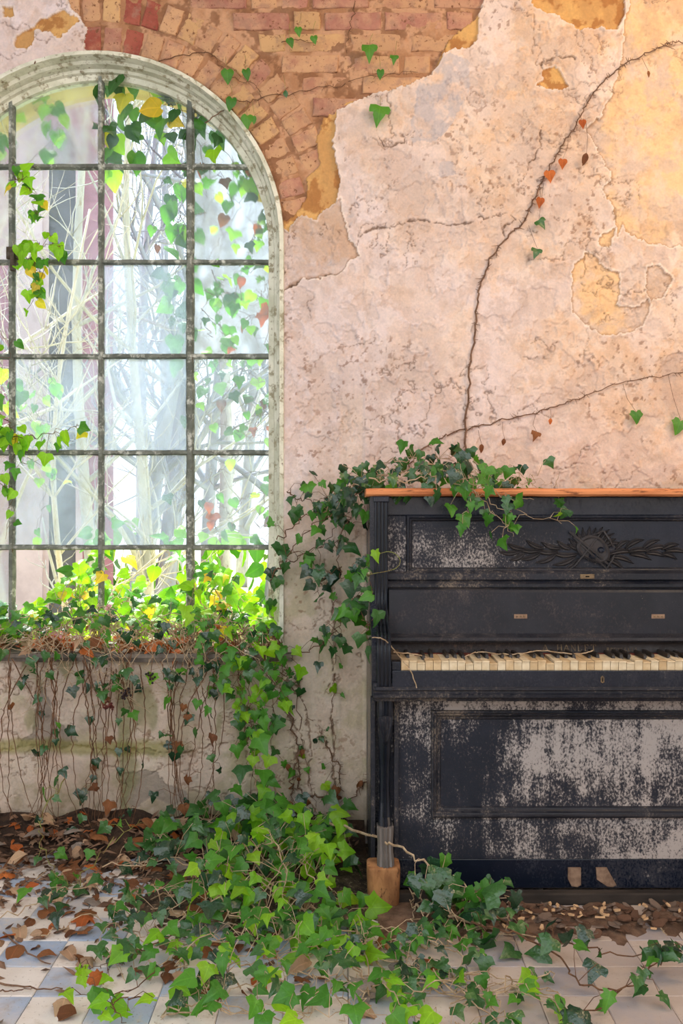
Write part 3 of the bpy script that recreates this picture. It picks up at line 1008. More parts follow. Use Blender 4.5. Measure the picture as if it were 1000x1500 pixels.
for s in (-1, 1):
    obj('fluted_pilaster', arm(s), L_GLOSS, piano, smooth=False)
    xc = PCX + s * (PW - .0345)
    obj('pilaster_capital', MB().box(xc - .024, xc + .024, 2.972, 2.99, 1.160, 1.1775, .003), L_PLAIN, piano)
    obj('arm_foot', MB().box(xc - .024, xc + .024, 2.772, 2.80, .622, .632, .002), L_TRIM, piano)

# lower part: frame, sunk panel, plinth, toe rail
LY = 2.880
LX0, LX1 = PX0 + .022, PX1 - .022
mx0, mx1 = (632 - CX) / F * LY, 2 * PCX - (632 - CX) / F * LY
zt, zb = H - (1041 - CY) / F * LY, H - (1196 - CY) / F * LY
zl = .107
low = MB()
low.box(LX0, mx0, LY, LY + .02, zl, .590).box(mx1, LX1, LY, LY + .02, zl, .590).box(mx0, mx1, LY, LY + .02, zt, .590).box(mx0, mx1, LY, LY + .02, zl, zb)
lowp = obj('lower_frame', low, L_LOW, piano)
obj('sunk_panel', MB().box(mx0 - .005, mx1 + .005, LY + .010, LY + .022, zb - .005, zt + .005), L_LOWIN, piano)
obj('sunk_panel_moulding', frame_rect(MB(), mx0 - .002, mx1 + .002, zb - .002, zt + .002, [(0, LY + .001), (.001, LY - .010), (.006, LY - .013), (.010, LY - .008), (.014, LY - .007), (.018, LY - .001), (.022, LY + .003), (.026, LY + .004), (.030, LY + .010)]), L_TRIM, piano)
plinth = obj('plinth_board', MB().box(LX0, LX1, LY + .004, LY + .03, .018, zl - .002, .003), L_PLAIN, piano)
for px_, w_, skew in ((842, .021, 0), (880, .021, .028)):
    x = (px_ - CX) / F * LY
    z1 = H - (1271 - CY) / F * LY
    z0 = z1 - .056
    poly = [(x - w_ + skew * .2, z1), (x + w_ * .8, z1), (x + w_ * .8 + skew, z0 + .006), (x + w_ * .3 + skew, z0), (x - w_ * .5 + skew, z0 + .002), (x - w_ + skew * .3, z0 + .022)]
    obj('pedal_slot', MB().prism_y(poly, LY - .003, LY + .008), M_WORN, plinth)
obj('toe_rail', MB().box(PX0 + .05, PX1 - .05, 2.803, 2.832, .0, .034, .004), mottled('dark_rail_wood', (66, 58, 52), (44, 39, 36), 24, .85, stretch=(.25, 1, 1)), piano)
obj('bottom_board', MB().box(LX0, LX1, LY + .02, PB - .02, .02, .045), M_DUSTWOOD, piano)
# the two consoles: bordered backing, bracket leg, carved foot and wooden toe block
def leg(s):
    f = lambda a: PCX - s * (PCX - a) if s > 0 else a
    xm = PCX + s * (PW - .0395)
    for dx in (-.034, .034):
        obj('console_stile', MB().box(xm + dx - .007, xm + dx + .007, LY - .020, LY, .10, .588, .002), L_TRIM, piano)
    cpath = [(2.838, .588, .024, .024), (2.836, .56, .024, .024), (2.838, .535, .022, .022), (2.842, .50, .021, .021), (2.850, .45, .018, .020), (2.860, .39, .016, .018), (2.866, .33, .0155, .017),
             (2.866, .28, .016, .017), (2.858, .24, .018, .019), (2.842, .215, .020, .022)]
    rows = []
    for y, z, w_, d in cpath:
        rows.append([(xm + w_ * a, y - d * b, z) for a, b in ((-1, -1), (-1, .2), (-.75, .7), (-.4, .85), (-.2, 1.15), (0, .95), (.2, 1.15), (.4, .85), (.75, .7), (1, .2), (1, -1))])
    lg = obj('bracket_leg', MB().strip(rows), L_GLOSS, piano)
    # acanthus leaf on the upper part of the bracket
    rows = []
    for i in range(9):
        u = i / 8
        z = .545 - u * .085
        w_ = .019 * (1 - u) ** .7 + .002
        y = 2.806 + u * .020
        rows.append([(xm + w_ * a, y - .004 * (1 - abs(a)) + .003 * (k % 2), z - .006 * abs(a)) for k, a in enumerate((-1, -.7, -.4, -.15, 0, .15, .4, .7, 1))])
    obj('acanthus_leaf', MB().strip(rows), L_TRIM, lg)
    rows = []
    for y, z, w_, d in [(2.842, .219, .0235, .020), (2.836, .216, .0245, .022), (2.832, .196, .0235, .022), (2.828, .172, .022, .023), (2.822, .150, .0225, .026), (2.812, .134, .0245, .030), (2.806, .118, .0245, .032)]:
        rows.append([(xm + w_ * a, y - d * b, z) for a, b in ((-1, -1.2), (-1, .4), (-.7, .8), (-.45, .74), (-.2, 1.05), (0, .9), (.2, 1.05), (.45, .74), (.7, .8), (1, .4), (1, -1.2))])
    mbf = MB().strip(rows)
    mbf.f.append(tuple(range(11)))
    obj('carved_foot', mbf, lacquer('worn_foot_lacquer_' + ('left' if s < 0 else 'right'), 1.75, mould=(168, 164, 160), base=(96, 90, 86), rough=.22), piano)
    rows = []
    for z, k in ((0, .90), (.03, .95), (.09, 1.0), (.112, 1.0), (.117, .97), (.118, .90)):
        ring = []
        for a in range(20):
            th = 2 * math.pi * a / 20
            cx_, sy_ = math.cos(th), math.sin(th)
            e = .38
            ring.append((xm + s * .006 + .048 * k * math.copysign(abs(cx_) ** e, cx_), 2.818 + .047 * k * math.copysign(abs(sy_) ** e, sy_), z))
        rows.append(ring)
    mbb = MB().strip(rows, closed=True)
    mbb.f.append(tuple(5 * 20 + k for k in range(20)))
    obj('toe_block', mbb, mottled('block_wood_' + ('left' if s < 0 else 'right'), (176, 126, 84), (122, 82, 52), 18, .8, stretch=(1, 1, .4), speck=(84, 56, 40)), piano)
leg(-1)
leg(1)

# carved trophy on the upper panel: a tilted palette with two holes, crossed rods and sprays of leaves
M_CARVE = lacquer('carving_lacquer', 1.52, base=(44, 42, 44), mould=(130, 118, 108), rough=.5)
ccx, ccz = (868 - CX) / F * UY, H - (806 - CY) / F * UY
body = []
for a in range(28):
    th = 2 * math.pi * a / 28
    r = .050 * (1 + .10 * math.cos(2 * th) + .06 * math.cos(3 * th + 1))
    u, w_ = r * 1.0 * math.cos(th), r * .86 * math.sin(th)
    c_, s_ = math.cos(-.5), math.sin(-.5)
    body.append((ccx + u * c_ - w_ * s_, ccz + .004 + u * s_ + w_ * c_))
cen = (ccx, ccz + .004)
mb = MB()
mb.strip([[(x, UY, z) for x, z in body], [(x, UY - .012, z) for x, z in body], [(cen[0] + (x - cen[0]) * .86, UY - .017, cen[1] + (z - cen[1]) * .86) for x, z in body],
          [(cen[0] + (x - cen[0]) * .74, UY - .013, cen[1] + (z - cen[1]) * .74) for x, z in body], [(cen[0] + (x - cen[0]) * .1, UY - .016, cen[1] + (z - cen[1]) * .1) for x, z in body]], closed=True)
mb.f.append(tuple(len(mb.v) - 28 + k for k in range(28)))
carv = obj('carving', mb, M_CARVE, piano)
for dx, dz in ((.022, .002), (-.004, -.016)):
    ring0 = [(ccx + dx + .012 * math.cos(a * .5236), UY - .015, ccz + dz + .0095 * math.sin(a * .5236)) for a in range(12)]
    ring1 = [(ccx + dx + .010 * math.cos(a * .5236), UY - .020, ccz + dz + .0078 * math.sin(a * .5236)) for a in range(12)]
    ring2 = [(ccx + dx + .006 * math.cos(a * .5236), UY - .0165, ccz + dz + .004 * math.sin(a * .5236)) for a in range(12)]
    mbh = MB().strip([ring0, ring1, ring2], closed=True)
    mbh.f.append(tuple(24 + k for k in range(12)))
    obj('carved_ring', mbh, L_PLAIN, carv)
for (x0, z0, x1, z1, w_) in ((-.075, .058, .055, -.052, .005), (.030, .062, .062, .010, .004), (-.06, -.05, .028, .062, .004), (.030, .060, -.01, .045, .003), (.040, -.058, .065, -.015, .004), (-.062, .040, .04, -.058, .004)):
    obj('carved_rod', MB().tube([(ccx + x0, UY - .010, ccz + z0), (ccx + (x0 + x1) / 2, UY - .017, ccz + (z0 + z1) / 2), (ccx + x1, UY - .010, ccz + z1)], [w_ * .8, w_, w_ * .6], 6), M_CARVE, carv)
def frond(x, z, ang, L, w_):
    rows = []
    d, n_ = Vector((math.cos(ang), math.sin(ang))), Vector((-math.sin(ang), math.cos(ang)))
    for i in range(7):
        u = i / 6
        hw = w_ * math.sin(math.pi * min(1, .12 + u * .88)) ** .8 + .0005
        c_ = Vector((x, z)) + d * L * u + n_ * L * .10 * math.sin(u * 3)
        rows.append([(c_.x + n_.x * hw * a, UY - b * (1 - .3 * u), c_.y + n_.y * hw * a) for a, b in ((-1, .001), (-.5, .009), (0, .005), (.5, .009), (1, .001))])
    obj('carved_leaf', MB().strip(rows), M_CARVE, carv)
for sgn in (-1, 1):
    for k in range(7):
        a = math.radians(18 + k * 13)
        frond(ccx + sgn * .028 * math.cos(a), ccz + .012 * math.sin(a), a if sgn > 0 else math.pi - a, .055 + .012 * random.random(), .008)
    for k, (dx, dz, a, L) in enumerate([(.05, -.012, 4, .085), (.055, -.02, -16, .075), (.045, -.028, -32, .06), (.10, .006, 20, .065), (.11, -.004, 2, .075), (.115, -.012, -18, .07),
                                        (.155, .006, 24, .06), (.165, 0, 4, .075), (.165, -.008, -16, .065), (.215, .004, 16, .055), (.225, -.002, -4, .07), (.215, -.010, -22, .05), (.07, .004, 34, .05)]):
        a = math.radians(a + random.uniform(-4, 4))
        frond(ccx + sgn * dx, ccz + dz, a if sgn > 0 else math.pi - a, L, .0085)

# ------------------------------------------------------------------ outside the window
M_GROUND = mottled('woodland_ground', (176, 186, 132), (198, 186, 150), 2.5, .95, speck=(150, 130, 96))
g_o = obj('ground', MB().box(-14, 14, WY + .36, 34, -.5, -.25), M_GROUND)
struct(g_o)
# mauve brick house behind the trees
HY = 9.0
hx1 = (166 - CX) / F * HY
house = thing('brick_house', (hx1, HY, -.25), 'mauve brick house with a dark tall window seen through the panes', 'building')
house.rotation_euler.z = math.radians(14)
M_MAUVE = mottled('mauve_brick', (166, 120, 134), (146, 102, 116), 6, .9, stretch=(1, 1, 3))
M_PALE = mottled('pale_render', (196, 180, 186), (178, 162, 168), 4, .9)
def hb(x0, x1, y0, y1, z0, z1):
    return MB().box(hx1 + x0, hx1 + x1, HY + y0, HY + y1, z0, z1)
hpx = lambda p: (p - 166) / F * HY * .93
obj('house_wall', hb(-5.2, 0, 0, 5, -.25, 7.5), M_MAUVE, house)
obj('corner_pier', hb(hpx(20), hpx(60), -.12, .1, -.25, 7.4), M_PALE, house)
hw_ = obj('house_window', hb(hpx(62), hpx(116), -.04, .05, .1, 4.6), mottled('dim_window', (104, 104, 110), (82, 84, 90), 3, .4), house)
for px_ in (64, 114):
    obj('house_mullion', hb(hpx(px_) - .03, hpx(px_) + .03, -.08, 0, .1, 4.6), M_PALE, hw_)
obj('house_eave', hb(-5.3, .1, -.2, 5.1, 7.5, 7.7), M_PALE, house)

def bark(name, a, b):
    return mottled(name, a, b, 12, .9, stretch=(1, 1, .4), speck=(150, 140, 120))
BARK = [bark('pale_bark', (186, 188, 182), (164, 166, 162)), bark('grey_bark', (158, 162, 172), (136, 140, 150)), bark('white_bark', (206, 204, 200), (184, 182, 178))]
def tree(label, base, lean, height, r0, m, seed, fork=.45, nb=9, depth=3, spread=.5):
    rr = random.Random(seed)
    root = thing('bare_tree', base, label, 'tree', None)
    trunk, br = MB(), MB()
    base = Vector(base)
    pts = []
    for i in range(11):
        u = i / 10
        pts.append(base + Vector((lean[0] * u + .10 * math.sin(u * 5 + seed), lean[1] * u, height * u)))
    trunk.tube(pts, [r0 * (1 - .75 * i / 10) for i in range(11)], 8)
    def branch(p, d, L, r, lev):
        q = [p]
        dd = d.normalized()
        for i in range(5):
            dd = (dd + Vector((rr.gauss(0, .18), rr.gauss(0, .18), rr.gauss(.05, .14)))).normalized()
            q.append(q[-1] + dd * L / 5)
        br.tube(q, [r * (1 - .8 * i / 5) for i in range(6)], 5 if lev < 2 else 3)
        if lev < depth:
            for k in range(3 if lev == 1 else 4):
                i = rr.randint(1, 5)
                branch(q[i], dd + Vector((rr.gauss(0, .8), rr.gauss(0, .6), rr.gauss(.2, .5))), L * rr.uniform(.4, .65), r * (1 - .8 * i / 5) * .7 + .0015, lev + 1)
    for k in range(nb):
        u = rr.uniform(.18, .98)
        i = int(u * 10)
        th = rr.uniform(0, 6.28)
        branch(pts[i], Vector((math.cos(th) * spread, math.sin(th) * spread * .6, rr.uniform(.15, .8))), height * rr.uniform(.18, .38), r0 * (1 - .75 * u) * .55, 1)
    tk = obj('trunk', trunk, m, root, smooth=True)
    obj('branches', br, m, tk, smooth=True)
    return root
def tb(px, Y, py=760):
    return ((px - CX) / F * Y, Y, -.25)
tree('pale forked tree with lichen-coloured trunk just outside the window', tb(188, 5.6), (.12, 0, 0), 4.6, .040, BARK[0], 1, nb=14)
tree('thin pale trunk in front of the mauve house', tb(128, 6.4), (.05, 0, 0), 5.2, .050, BARK[0], 2, nb=15)
tree('crooked white branch tree by the pale corner pier', tb(48, 5.2), (-.5, .3, 0), 3.6, .055, BARK[2], 3, nb=14)
tree('grey leaning trunk seen through the grimy middle panes', tb(205, 7.2), (.55, .3, 0), 5.5, .085, BARK[1], 4, nb=12)
tree('tall grey tree standing behind the leaning trunk', tb(250, 9.5), (.2, .2, 0), 7.0, .11, BARK[1], 5, nb=12)
tree('distant slim white tree beside the lawn', tb(330, 12), (-.3, .2, 0), 8.0, .10, BARK[2], 6, nb=10)
tree('distant grey tree past the right window edge', tb(385, 10), (.3, .2, 0), 7.5, .10, BARK[1], 7, nb=10)
tree('bushy pale sapling between house and window', tb(90, 4.9), (.1, 0, 0), 2.9, .022, BARK[2], 8, nb=20)

tree('far bluish tree right of the house gable', tb(200, 15), (.4, 0, 0), 9.0, .11, BARK[1], 21, nb=16)
tree('far bluish tree in the middle of the woodland', tb(262, 17), (-.4, 0, 0), 10.0, .12, BARK[1], 22, nb=18)
tree('far bluish tree at the wood edge past the lawn', tb(310, 14), (.3, 0, 0), 8.5, .10, BARK[1], 23, nb=16)
tree('far bluish slender tree near the right window edge', tb(360, 18), (.2, 0, 0), 10.0, .12, BARK[1], 24, nb=18)
# ------------------------------------------------------------------ leaves
def leaf_mat(name, c1, c2, trans, rough=.38, tcol=None, spec=.5):
    t = NT(name)
    oi = t.n('ObjectInfo')
    v = t.coord('Object')
    c = t.mix(oi.outputs['Random'], lin(*c1), lin(*c2))
    sx = t.n('SeparateXYZ')
    t.l(v, sx.inputs[0])
    ax = t.math('ABSOLUTE', sx.outputs[0])
    rib = t.ramp(ax, .035, .0)
    ang = t.math('ABSOLUTE', t.math('SUBTRACT', t.math('MULTIPLY', ax, .75), t.math('SUBTRACT', sx.outputs[1], .10)))
    rib2 = t.math('MULTIPLY', t.ramp(ang, .03, .0), .6)
    ribs = t.math('MULTIPLY', t.math('MAXIMUM', rib, rib2), .35)
    pale = t.mul(c, (1.9, 1.7, 1.8, 1))
    c = t.mix(ribs, c, pale)
    c = t.mix(t.math('MULTIPLY', t.ramp(t.noise(t.coord('Object', rand=True), 3.0, 4, .6), .4, .75), .35), c, t.mul(c, (.6, .66, .55, 1)))
    p = t.principled(c, rough, spec, t.bump(t.noise(v, 7, 3, .5), .15, .03), finish=False)
    tl = t.n('BsdfTranslucent')
    t.setin(tl.inputs[0], t.mul(c, tcol or (1.5, 1.5, .7, 1)))
    mx = t.n('MixShader')
    mx.inputs[0].default_value = trans
    t.l(p.outputs[0], mx.inputs[1]); t.l(tl.outputs[0], mx.inputs[2])
    t.l(mx.outputs[0], t.out.inputs[0])
    return t.m
LM = {'lime': leaf_mat('lime_ivy_leaf', (152, 200, 46), (116, 178, 34), .50),
      'green': leaf_mat('green_ivy_leaf', (88, 150, 48), (64, 124, 40), .40),
      'mid': leaf_mat('mid_ivy_leaf', (62, 108, 50), (46, 90, 44), .24, .26, spec=.7),
      'dark': leaf_mat('dark_ivy_leaf', (38, 74, 46), (30, 58, 40), .14, .20, spec=.75),
      'yellow': leaf_mat('yellow_ivy_leaf', (212, 206, 56), (222, 184, 60), .45),
      'brown': leaf_mat('brown_dry_leaf', (138, 90, 56), (104, 66, 44), .15, .7, (1.4, 1.1, .7, 1), .2),
      'rust': leaf_mat('rust_dry_leaf', (190, 110, 58), (160, 84, 44), .22, .7, (1.5, 1.1, .6, 1), .2),
      'tan': leaf_mat('tan_dry_leaf', (190, 160, 130), (156, 124, 98), .12, .75, (1.3, 1.1, .8, 1), .2),
      'grey': leaf_mat('grey_dry_leaf', (146, 136, 128), (118, 106, 98), .10, .7, (1.2, 1.1, .9, 1), .2)}
OUTL = {'ivy5': [(0, .03), (.16, -.12), (.36, -.12), (.41, .06), (.58, .22), (.43, .36), (.29, .52), (.12, .82), (0, 1)],
        'ivy3': [(0, .02), (.20, -.08), (.38, -.04), (.47, .11), (.57, .31), (.41, .39), (.29, .51), (.13, .80), (0, 1)],
        'arrow': [(0, .02), (.18, -.12), (.36, -.06), (.30, .14), (.44, .30), (.27, .42), (.18, .62), (.07, .86), (0, 1)],
        'tri': [(0, .0), (.2, -.03), (.42, -.02), (.47, .14), (.45, .35), (.28, .37), (.25, .45), (.12, .74), (0, 1)],
        'heart': [(0, .05), (.18, -.06), (.36, .02), (.46, .20), (.44, .40), (.34, .58), (.20, .76), (.08, .92), (0, 1)],
        'oval': [(0, .0), (.10, .06), (.22, .18), (.30, .34), (.31, .50), (.26, .66), (.17, .82), (.07, .94), (0, 1)],
        'maple': [(0, .02), (.22, -.06), (.20, .10), (.52, .16), (.36, .30), (.60, .56), (.26, .56), (.16, .74), (0, 1)]}
def leaf_mesh(shape, m, curl, fold, seed):
    rr = random.Random(seed)
    half = OUTL[shape]
    ring = [(x, y) for x, y in half] + [(-x, y) for x, y in reversed(half[1:-1])]
    def zz(x, y):
        return fold * abs(x) - curl * (y - .2) ** 2 - curl * .8 * x * x + .05 * math.sin(7 * x + 5 * y + seed)
    mb = MB()
    jit = [(rr.gauss(0, .018), rr.gauss(0, .018)) for _ in ring]
    out = [(x + a, y + b) for (x, y), (a, b) in zip(ring, jit)]
    inn = [(x * .5, .28 + (y - .28) * .5) for x, y in out]
    mb.v = [(x, y, zz(x, y)) for x, y in out] + [(x, y, zz(x, y)) for x, y in inn] + [(0, .28, zz(0, .28))]
    n_ = len(ring)
    for k in range(n_):
        k2 = (k + 1) % n_
        mb.f.append((k, k2, n_ + k2, n_ + k))
        mb.f.append((n_ + k, n_ + k2, 2 * n_))
    return mb.mesh('leaf', m, smooth=True)
_lc = {}
def leaf(shape, mk, pos, tip, nrm, size, parent=None, name='leaf', curl=None):
    dead = mk in ('brown', 'rust', 'tan', 'grey')
    key = (shape, mk, random.randrange(3), curl)
    if key not in _lc:
        c0 = curl if curl is not None else (.42 if not dead else .7)
        _lc[key] = leaf_mesh(shape, LM[mk], c0 * random.uniform(.6, 1.5), random.uniform(-.05, .28) * (1.6 if dead else 1), len(_lc) + 1)
    o = bpy.data.objects.new(name, _lc[key])
    col.objects.link(o)
    tip = Vector(tip).normalized()
    n_ = Vector(nrm) - tip * Vector(nrm).dot(tip)
    if n_.length < 1e-4:
        n_ = tip.orthogonal()
    n_.normalize()
    x = tip.cross(n_)
    R = Matrix((x, tip, n_)).transposed()
    pos = Vector(pos)
    if parent is not None:
        o.parent = parent
        pos = pos - origin_of(parent)
    o.location = pos
    o.rotation_euler = R.to_euler()
    wd = random.uniform(.85, 1.15)
    o.scale = (size * wd, size, size)
    return o

M_STEM = {'brown': mottled('brown_ivy_stem', (118, 84, 60), (84, 60, 44), 60, .85),
          'dark': mottled('dark_rootlet_stem', (132, 102, 82), (98, 74, 60), 80, .9),
          'tan': mottled('pale_dry_stem', (188, 166, 138), (150, 126, 98), 50, .8),
          'green': mottled('green_ivy_stem', (132, 140, 74), (118, 96, 60), 40, .7)}
CAMV = Vector((0, -1, .05))
UP = Vector((0, 0, 1))
def orient(mode):
    if mode == 'wall':
        return Vector((0, -.9, .35)) + rv(.38), Vector((0, -.15, -1)) + rv(.45)
    if mode == 'floor':
        return Vector((0, -.45, .9)) + rv(.38), Vector((random.gauss(0, .8), -.55, -.28)) + rv(.25)
    if mode == 'stand':
        return Vector((0, -.75, .65)) + rv(.40), Vector((random.gauss(0, .7), -.4, -.35)) + rv(.35)
    return Vector((0, -.6, .4)) + rv(.7), Vector((0, -.2, -.8)) + rv(.6)
def choose(w):
    return random.choices(list(w), list(w.values()))[0]
SHAPES = {'ivy5': .36, 'ivy3': .24, 'arrow': .22, 'tri': .18}
def wobble(pts, amp):
    return [p + rv(amp) if 0 < i < len(pts) - 1 else p for i, p in enumerate(pts)]
def petiole(mb, a, b, r=.0011):
    mid = (a + b) / 2 + Vector((0, 0, .012)) + rv(.004)
    mb.tube([a, mid, b], [r, r * .85, r * .7], 3)
def vine(label, paths, n, size=(.04, .06), mats=None, mode='wall', r=.003, stem='brown', spread=.05, shapes=None, name='ivy_vine', wob=.006, rootlets=0, group=None, u0=0.0, pet=(.02, .06), cat='ivy', zmin=None, grow=None):
    """climbing or trailing ivy: each path a stem, leaves on petioles along them"""
    mats = mats or {'mid': 1}
    shapes = shapes or SHAPES
    first = Vector(paths[0][0])
    root = thing(name, first, label, cat, group)
    leaves = []
    lens = []
    curves = []
    for p in paths:
        c = wobble(catmull(p, 7), wob)
        curves.append(c)
        lens.append(sum((c[i + 1] - c[i]).length for i in range(len(c) - 1)))
    tot = sum(lens)
    for c, L in zip(curves, lens):
        mb = MB()
        k = len(c)
        mb.tube(c, [r * (1 - .6 * i / (k - 1)) for i in range(k)], 5)
        for _ in range(int(rootlets * L)):
            i = random.randrange(k - 1)
            p = c[i].lerp(c[i + 1], random.random())
            mb.tube([p, p + Vector((random.gauss(0, .008), random.uniform(-.004, .004), random.gauss(0, .008)))], [r * .45, r * .2], 3)
        m = int(round(n * L / tot))
        for _ in range(m):
            u = u0 + (1 - u0) * random.random()
            i = min(int(u * (k - 1)), k - 2)
            p = c[i].lerp(c[i + 1], random.random())
            nrm, tip = orient(mode)
            off = rv(1).normalized() * random.uniform(*pet)
            off.y = -abs(off.y) * .7 if mode != 'free' else off.y
            if mode in ('floor', 'stand'):
                off.z = abs(off.z)
            off += rv(spread * .5)
            q = p + off
            if zmin is not None:
                q.z = max(q.z, zmin + .008)
            petiole(mb, p, q)
            s = random.uniform(*size)
            if zmin is not None and q.z - zmin < s * .5 and tip.z < -.1:
                tip.z = random.uniform(-.1, .15)
            leaves.append((choose(shapes), choose(mats), q, tip, nrm, s))
        obj('stem', mb, M_STEM[stem], root)
    for a in leaves:
        leaf(a[0], a[1], a[2], a[3], a[4], a[5], root)
    return root
def single(root, shape, mk, px, py, Y, size, tip=(0, -.1, -1), nrm=(0, -1, .2), stem_from=None, sm='green'):
    """one leaf seen at a pixel (its middle), with a thread-like petiole"""
    c = P(px, py, Y)
    tip = Vector(tip).normalized()
    base = c - tip * size * .4
    leaf(shape, mk, base, tip, nrm, size, root)
    if stem_from is not None:
        mb = MB()
        a = P(*stem_from)
        mb.tube([a, (a + base) / 2 + rv(.004), base], [.0009, .0008, .0007], 3)
        obj('petiole', mb, M_STEM[sm], root)
WF = WY - .008
def wp(*pts):
    return [P(x, y, WF) for x, y in pts]

# bare climbing stems on the plaster
v1 = vine('brown bare climbing stem curving up the plaster from the piano lid to the upper right', [wp((682, 690), (681, 650), (683, 600), (690, 530), (697, 470), (702, 425), (716, 385), (742, 348), (766, 325), (782, 290), (800, 255), (822, 215), (845, 180), (860, 150), (885, 118), (915, 95), (950, 76), (980, 64), (1010, 60), (1060, 50))],
          0, r=.0040, stem='dark', rootlets=110, name='climbing_stem', wob=.003)
for a in [('heart', 'rust', 853, 180, .030, (846, 165)), ('oval', 'brown', 857, 230, .040, (858, 178)), ('heart', 'rust', 824, 238, .034, (832, 205)), ('heart', 'rust', 805, 256, .040, (808, 240)), ('heart', 'rust', 791, 295, .036, (790, 275)), ('tri', 'mid', 793, 327, .042, (796, 268)), ('tri', 'mid', 785, 370, .040, (774, 330)), ('oval', 'brown', 950, 106, .02, (940, 85))]:
    single(v1, a[0], a[1], a[2], a[3], WF - .02, a[4], tip=(random.gauss(0, .3), -.2, -1), stem_from=(a[5][0], a[5][1], WF), sm='dark')
v2 = vine('thin brown climbing stem slanting right across the plaster above the piano', [wp((596, 690), (612, 662), (640, 645), (670, 632), (700, 624), (740, 615), (780, 606), (815, 596), (840, 586), (872, 574), (905, 561), (950, 552), (1010, 545), (1060, 540))],
          0, r=.0028, stem='dark', rootlets=90, name='climbing_stem', wob=.003)
for a in [('tri', 'brown', 784, 638, .036, (784, 607)), ('oval', 'brown', 738, 646, .022, (736, 618)), ('oval', 'rust', 806, 616, .022, (806, 600)), ('ivy5', 'green', 932, 610, .046, (912, 562)), ('ivy5', 'green', 994, 624, .056, (978, 548)), ('oval', 'brown', 705, 655, .03, (700, 630))]:
    single(v2, a[0], a[1], a[2], a[3], WF - .02, a[4], tip=(random.gauss(0, .25), -.2, -1), stem_from=(a[5][0], a[5][1], WF), sm='dark')
# threads of ivy on the bricks over the arch
WB = WY + .004
def bp_(*pts):
    return [P(x, y, WB) for x, y in pts]
v3 = vine('threadlike ivy stem with small green leaves on the bare bricks above the arch', [bp_((300, 180), (340, 152), (372, 146), (430, 136), (490, 124), (560, 110), (612, 106)), bp_((232, 90), (290, 78), (312, 82), (340, 112), (378, 128), (380, 155)), bp_((412, 62), (440, 58), (462, 66)), bp_((520, 2), (512, 40), (508, 78))],
          0, r=.0018, stem='brown', rootlets=60, name='ivy_vine', wob=.004)
for a in [('tri', 'green', 541, 75, .062), ('tri', 'green', 577, 86, .034), ('heart', 'green', 557, 107, .034), ('tri', 'green', 555, 166, .072), ('heart', 'green', 437, 45, .034), ('heart', 'green', 460, 57, .030), ('heart', 'green', 425, 61, .034), ('heart', 'green', 333, 109, .048),
          ('heart', 'green', 361, 107, .040), ('heart', 'green', 338, 150, .048), ('heart', 'green', 362, 176, .048), ('oval', 'green', 372, 174, .03), ('oval', 'mid', 418, 136, .026)]:
    single(v3, a[0], a[1], a[2], a[3], WB - .035, a[4], tip=(random.gauss(0, .18), -.1, -1), stem_from=(a[2] + random.uniform(-6, 6), a[3] - 26, WB))

# ---- ivy in the window
LIME = {'lime': .62, 'yellow': .10, 'green': .28}
def wv(*pts, Y=3.49):
    return [P(x, y, Y) for x, y in pts]
vine('lime green ivy spray hanging on the bar of the clear upper pane', [wv((22, 262), (34, 262), (46, 285), (52, 320)), wv((26, 378), (44, 366), (66, 360), (88, 362)), wv((34, 372), (52, 388), (58, 415), (48, 440))], 58, (.030, .052), LIME, 'wall', .0016, 'brown', .03, {'heart': .7, 'ivy3': .3}, pet=(.01, .04))
vine('lime green ivy branch reaching in across the lower left panes', [wv((-40, 650), (10, 640), (50, 640), (90, 632), (122, 622)), wv((-30, 600), (5, 612), (20, 640), (40, 680))], 34, (.034, .062), LIME, 'wall', .0022, 'brown', .035, {'heart': .5, 'ivy3': .5}, pet=(.01, .05))
vl = vine('ivy leaves at the left window edge beside the pane bar', [wv((-30, 470), (6, 490), (14, 525)), wv((-20, 700), (14, 720), (8, 790))], 12, (.03, .05), LIME, 'wall', .0016, 'brown', .03, {'heart': 1})
vine('ivy trails crossing the arched top panes with yellow and green leaves', [wv((150, 120), (190, 122), (240, 140), (280, 175), (310, 200), (350, 250), (380, 300), Y=3.60), wv((152, 150), (158, 190), (155, 235), Y=3.60), wv((230, 120), (262, 175), (240, 200), (225, 225), Y=3.60), wv((178, 130), (185, 180), (176, 240), Y=3.62)], 52, (.045, .085), {'mid': .38, 'green': .30, 'lime': .24, 'yellow': .08}, 'wall', .0018, 'dark', .05, {'heart': .7, 'ivy3': .3})
yl = thing('yellow_leaf', P(224, 160, 3.53), 'large yellow leaf caught in the ivy of the top middle pane', 'leaf')
leaf('heart', 'yellow', P(236, 156, 3.535), (-1, -.1, -.15), (.1, -1, .2), .085, yl)
obj('petiole', MB().tube([P(236, 156, 3.535), P(248, 150, 3.545), P(262, 152, 3.56)], .0012, 3), M_STEM['green'], yl)
RW = {'green': .42, 'mid': .22, 'lime': .20, 'rust': .09, 'brown': .05, 'yellow': .02}
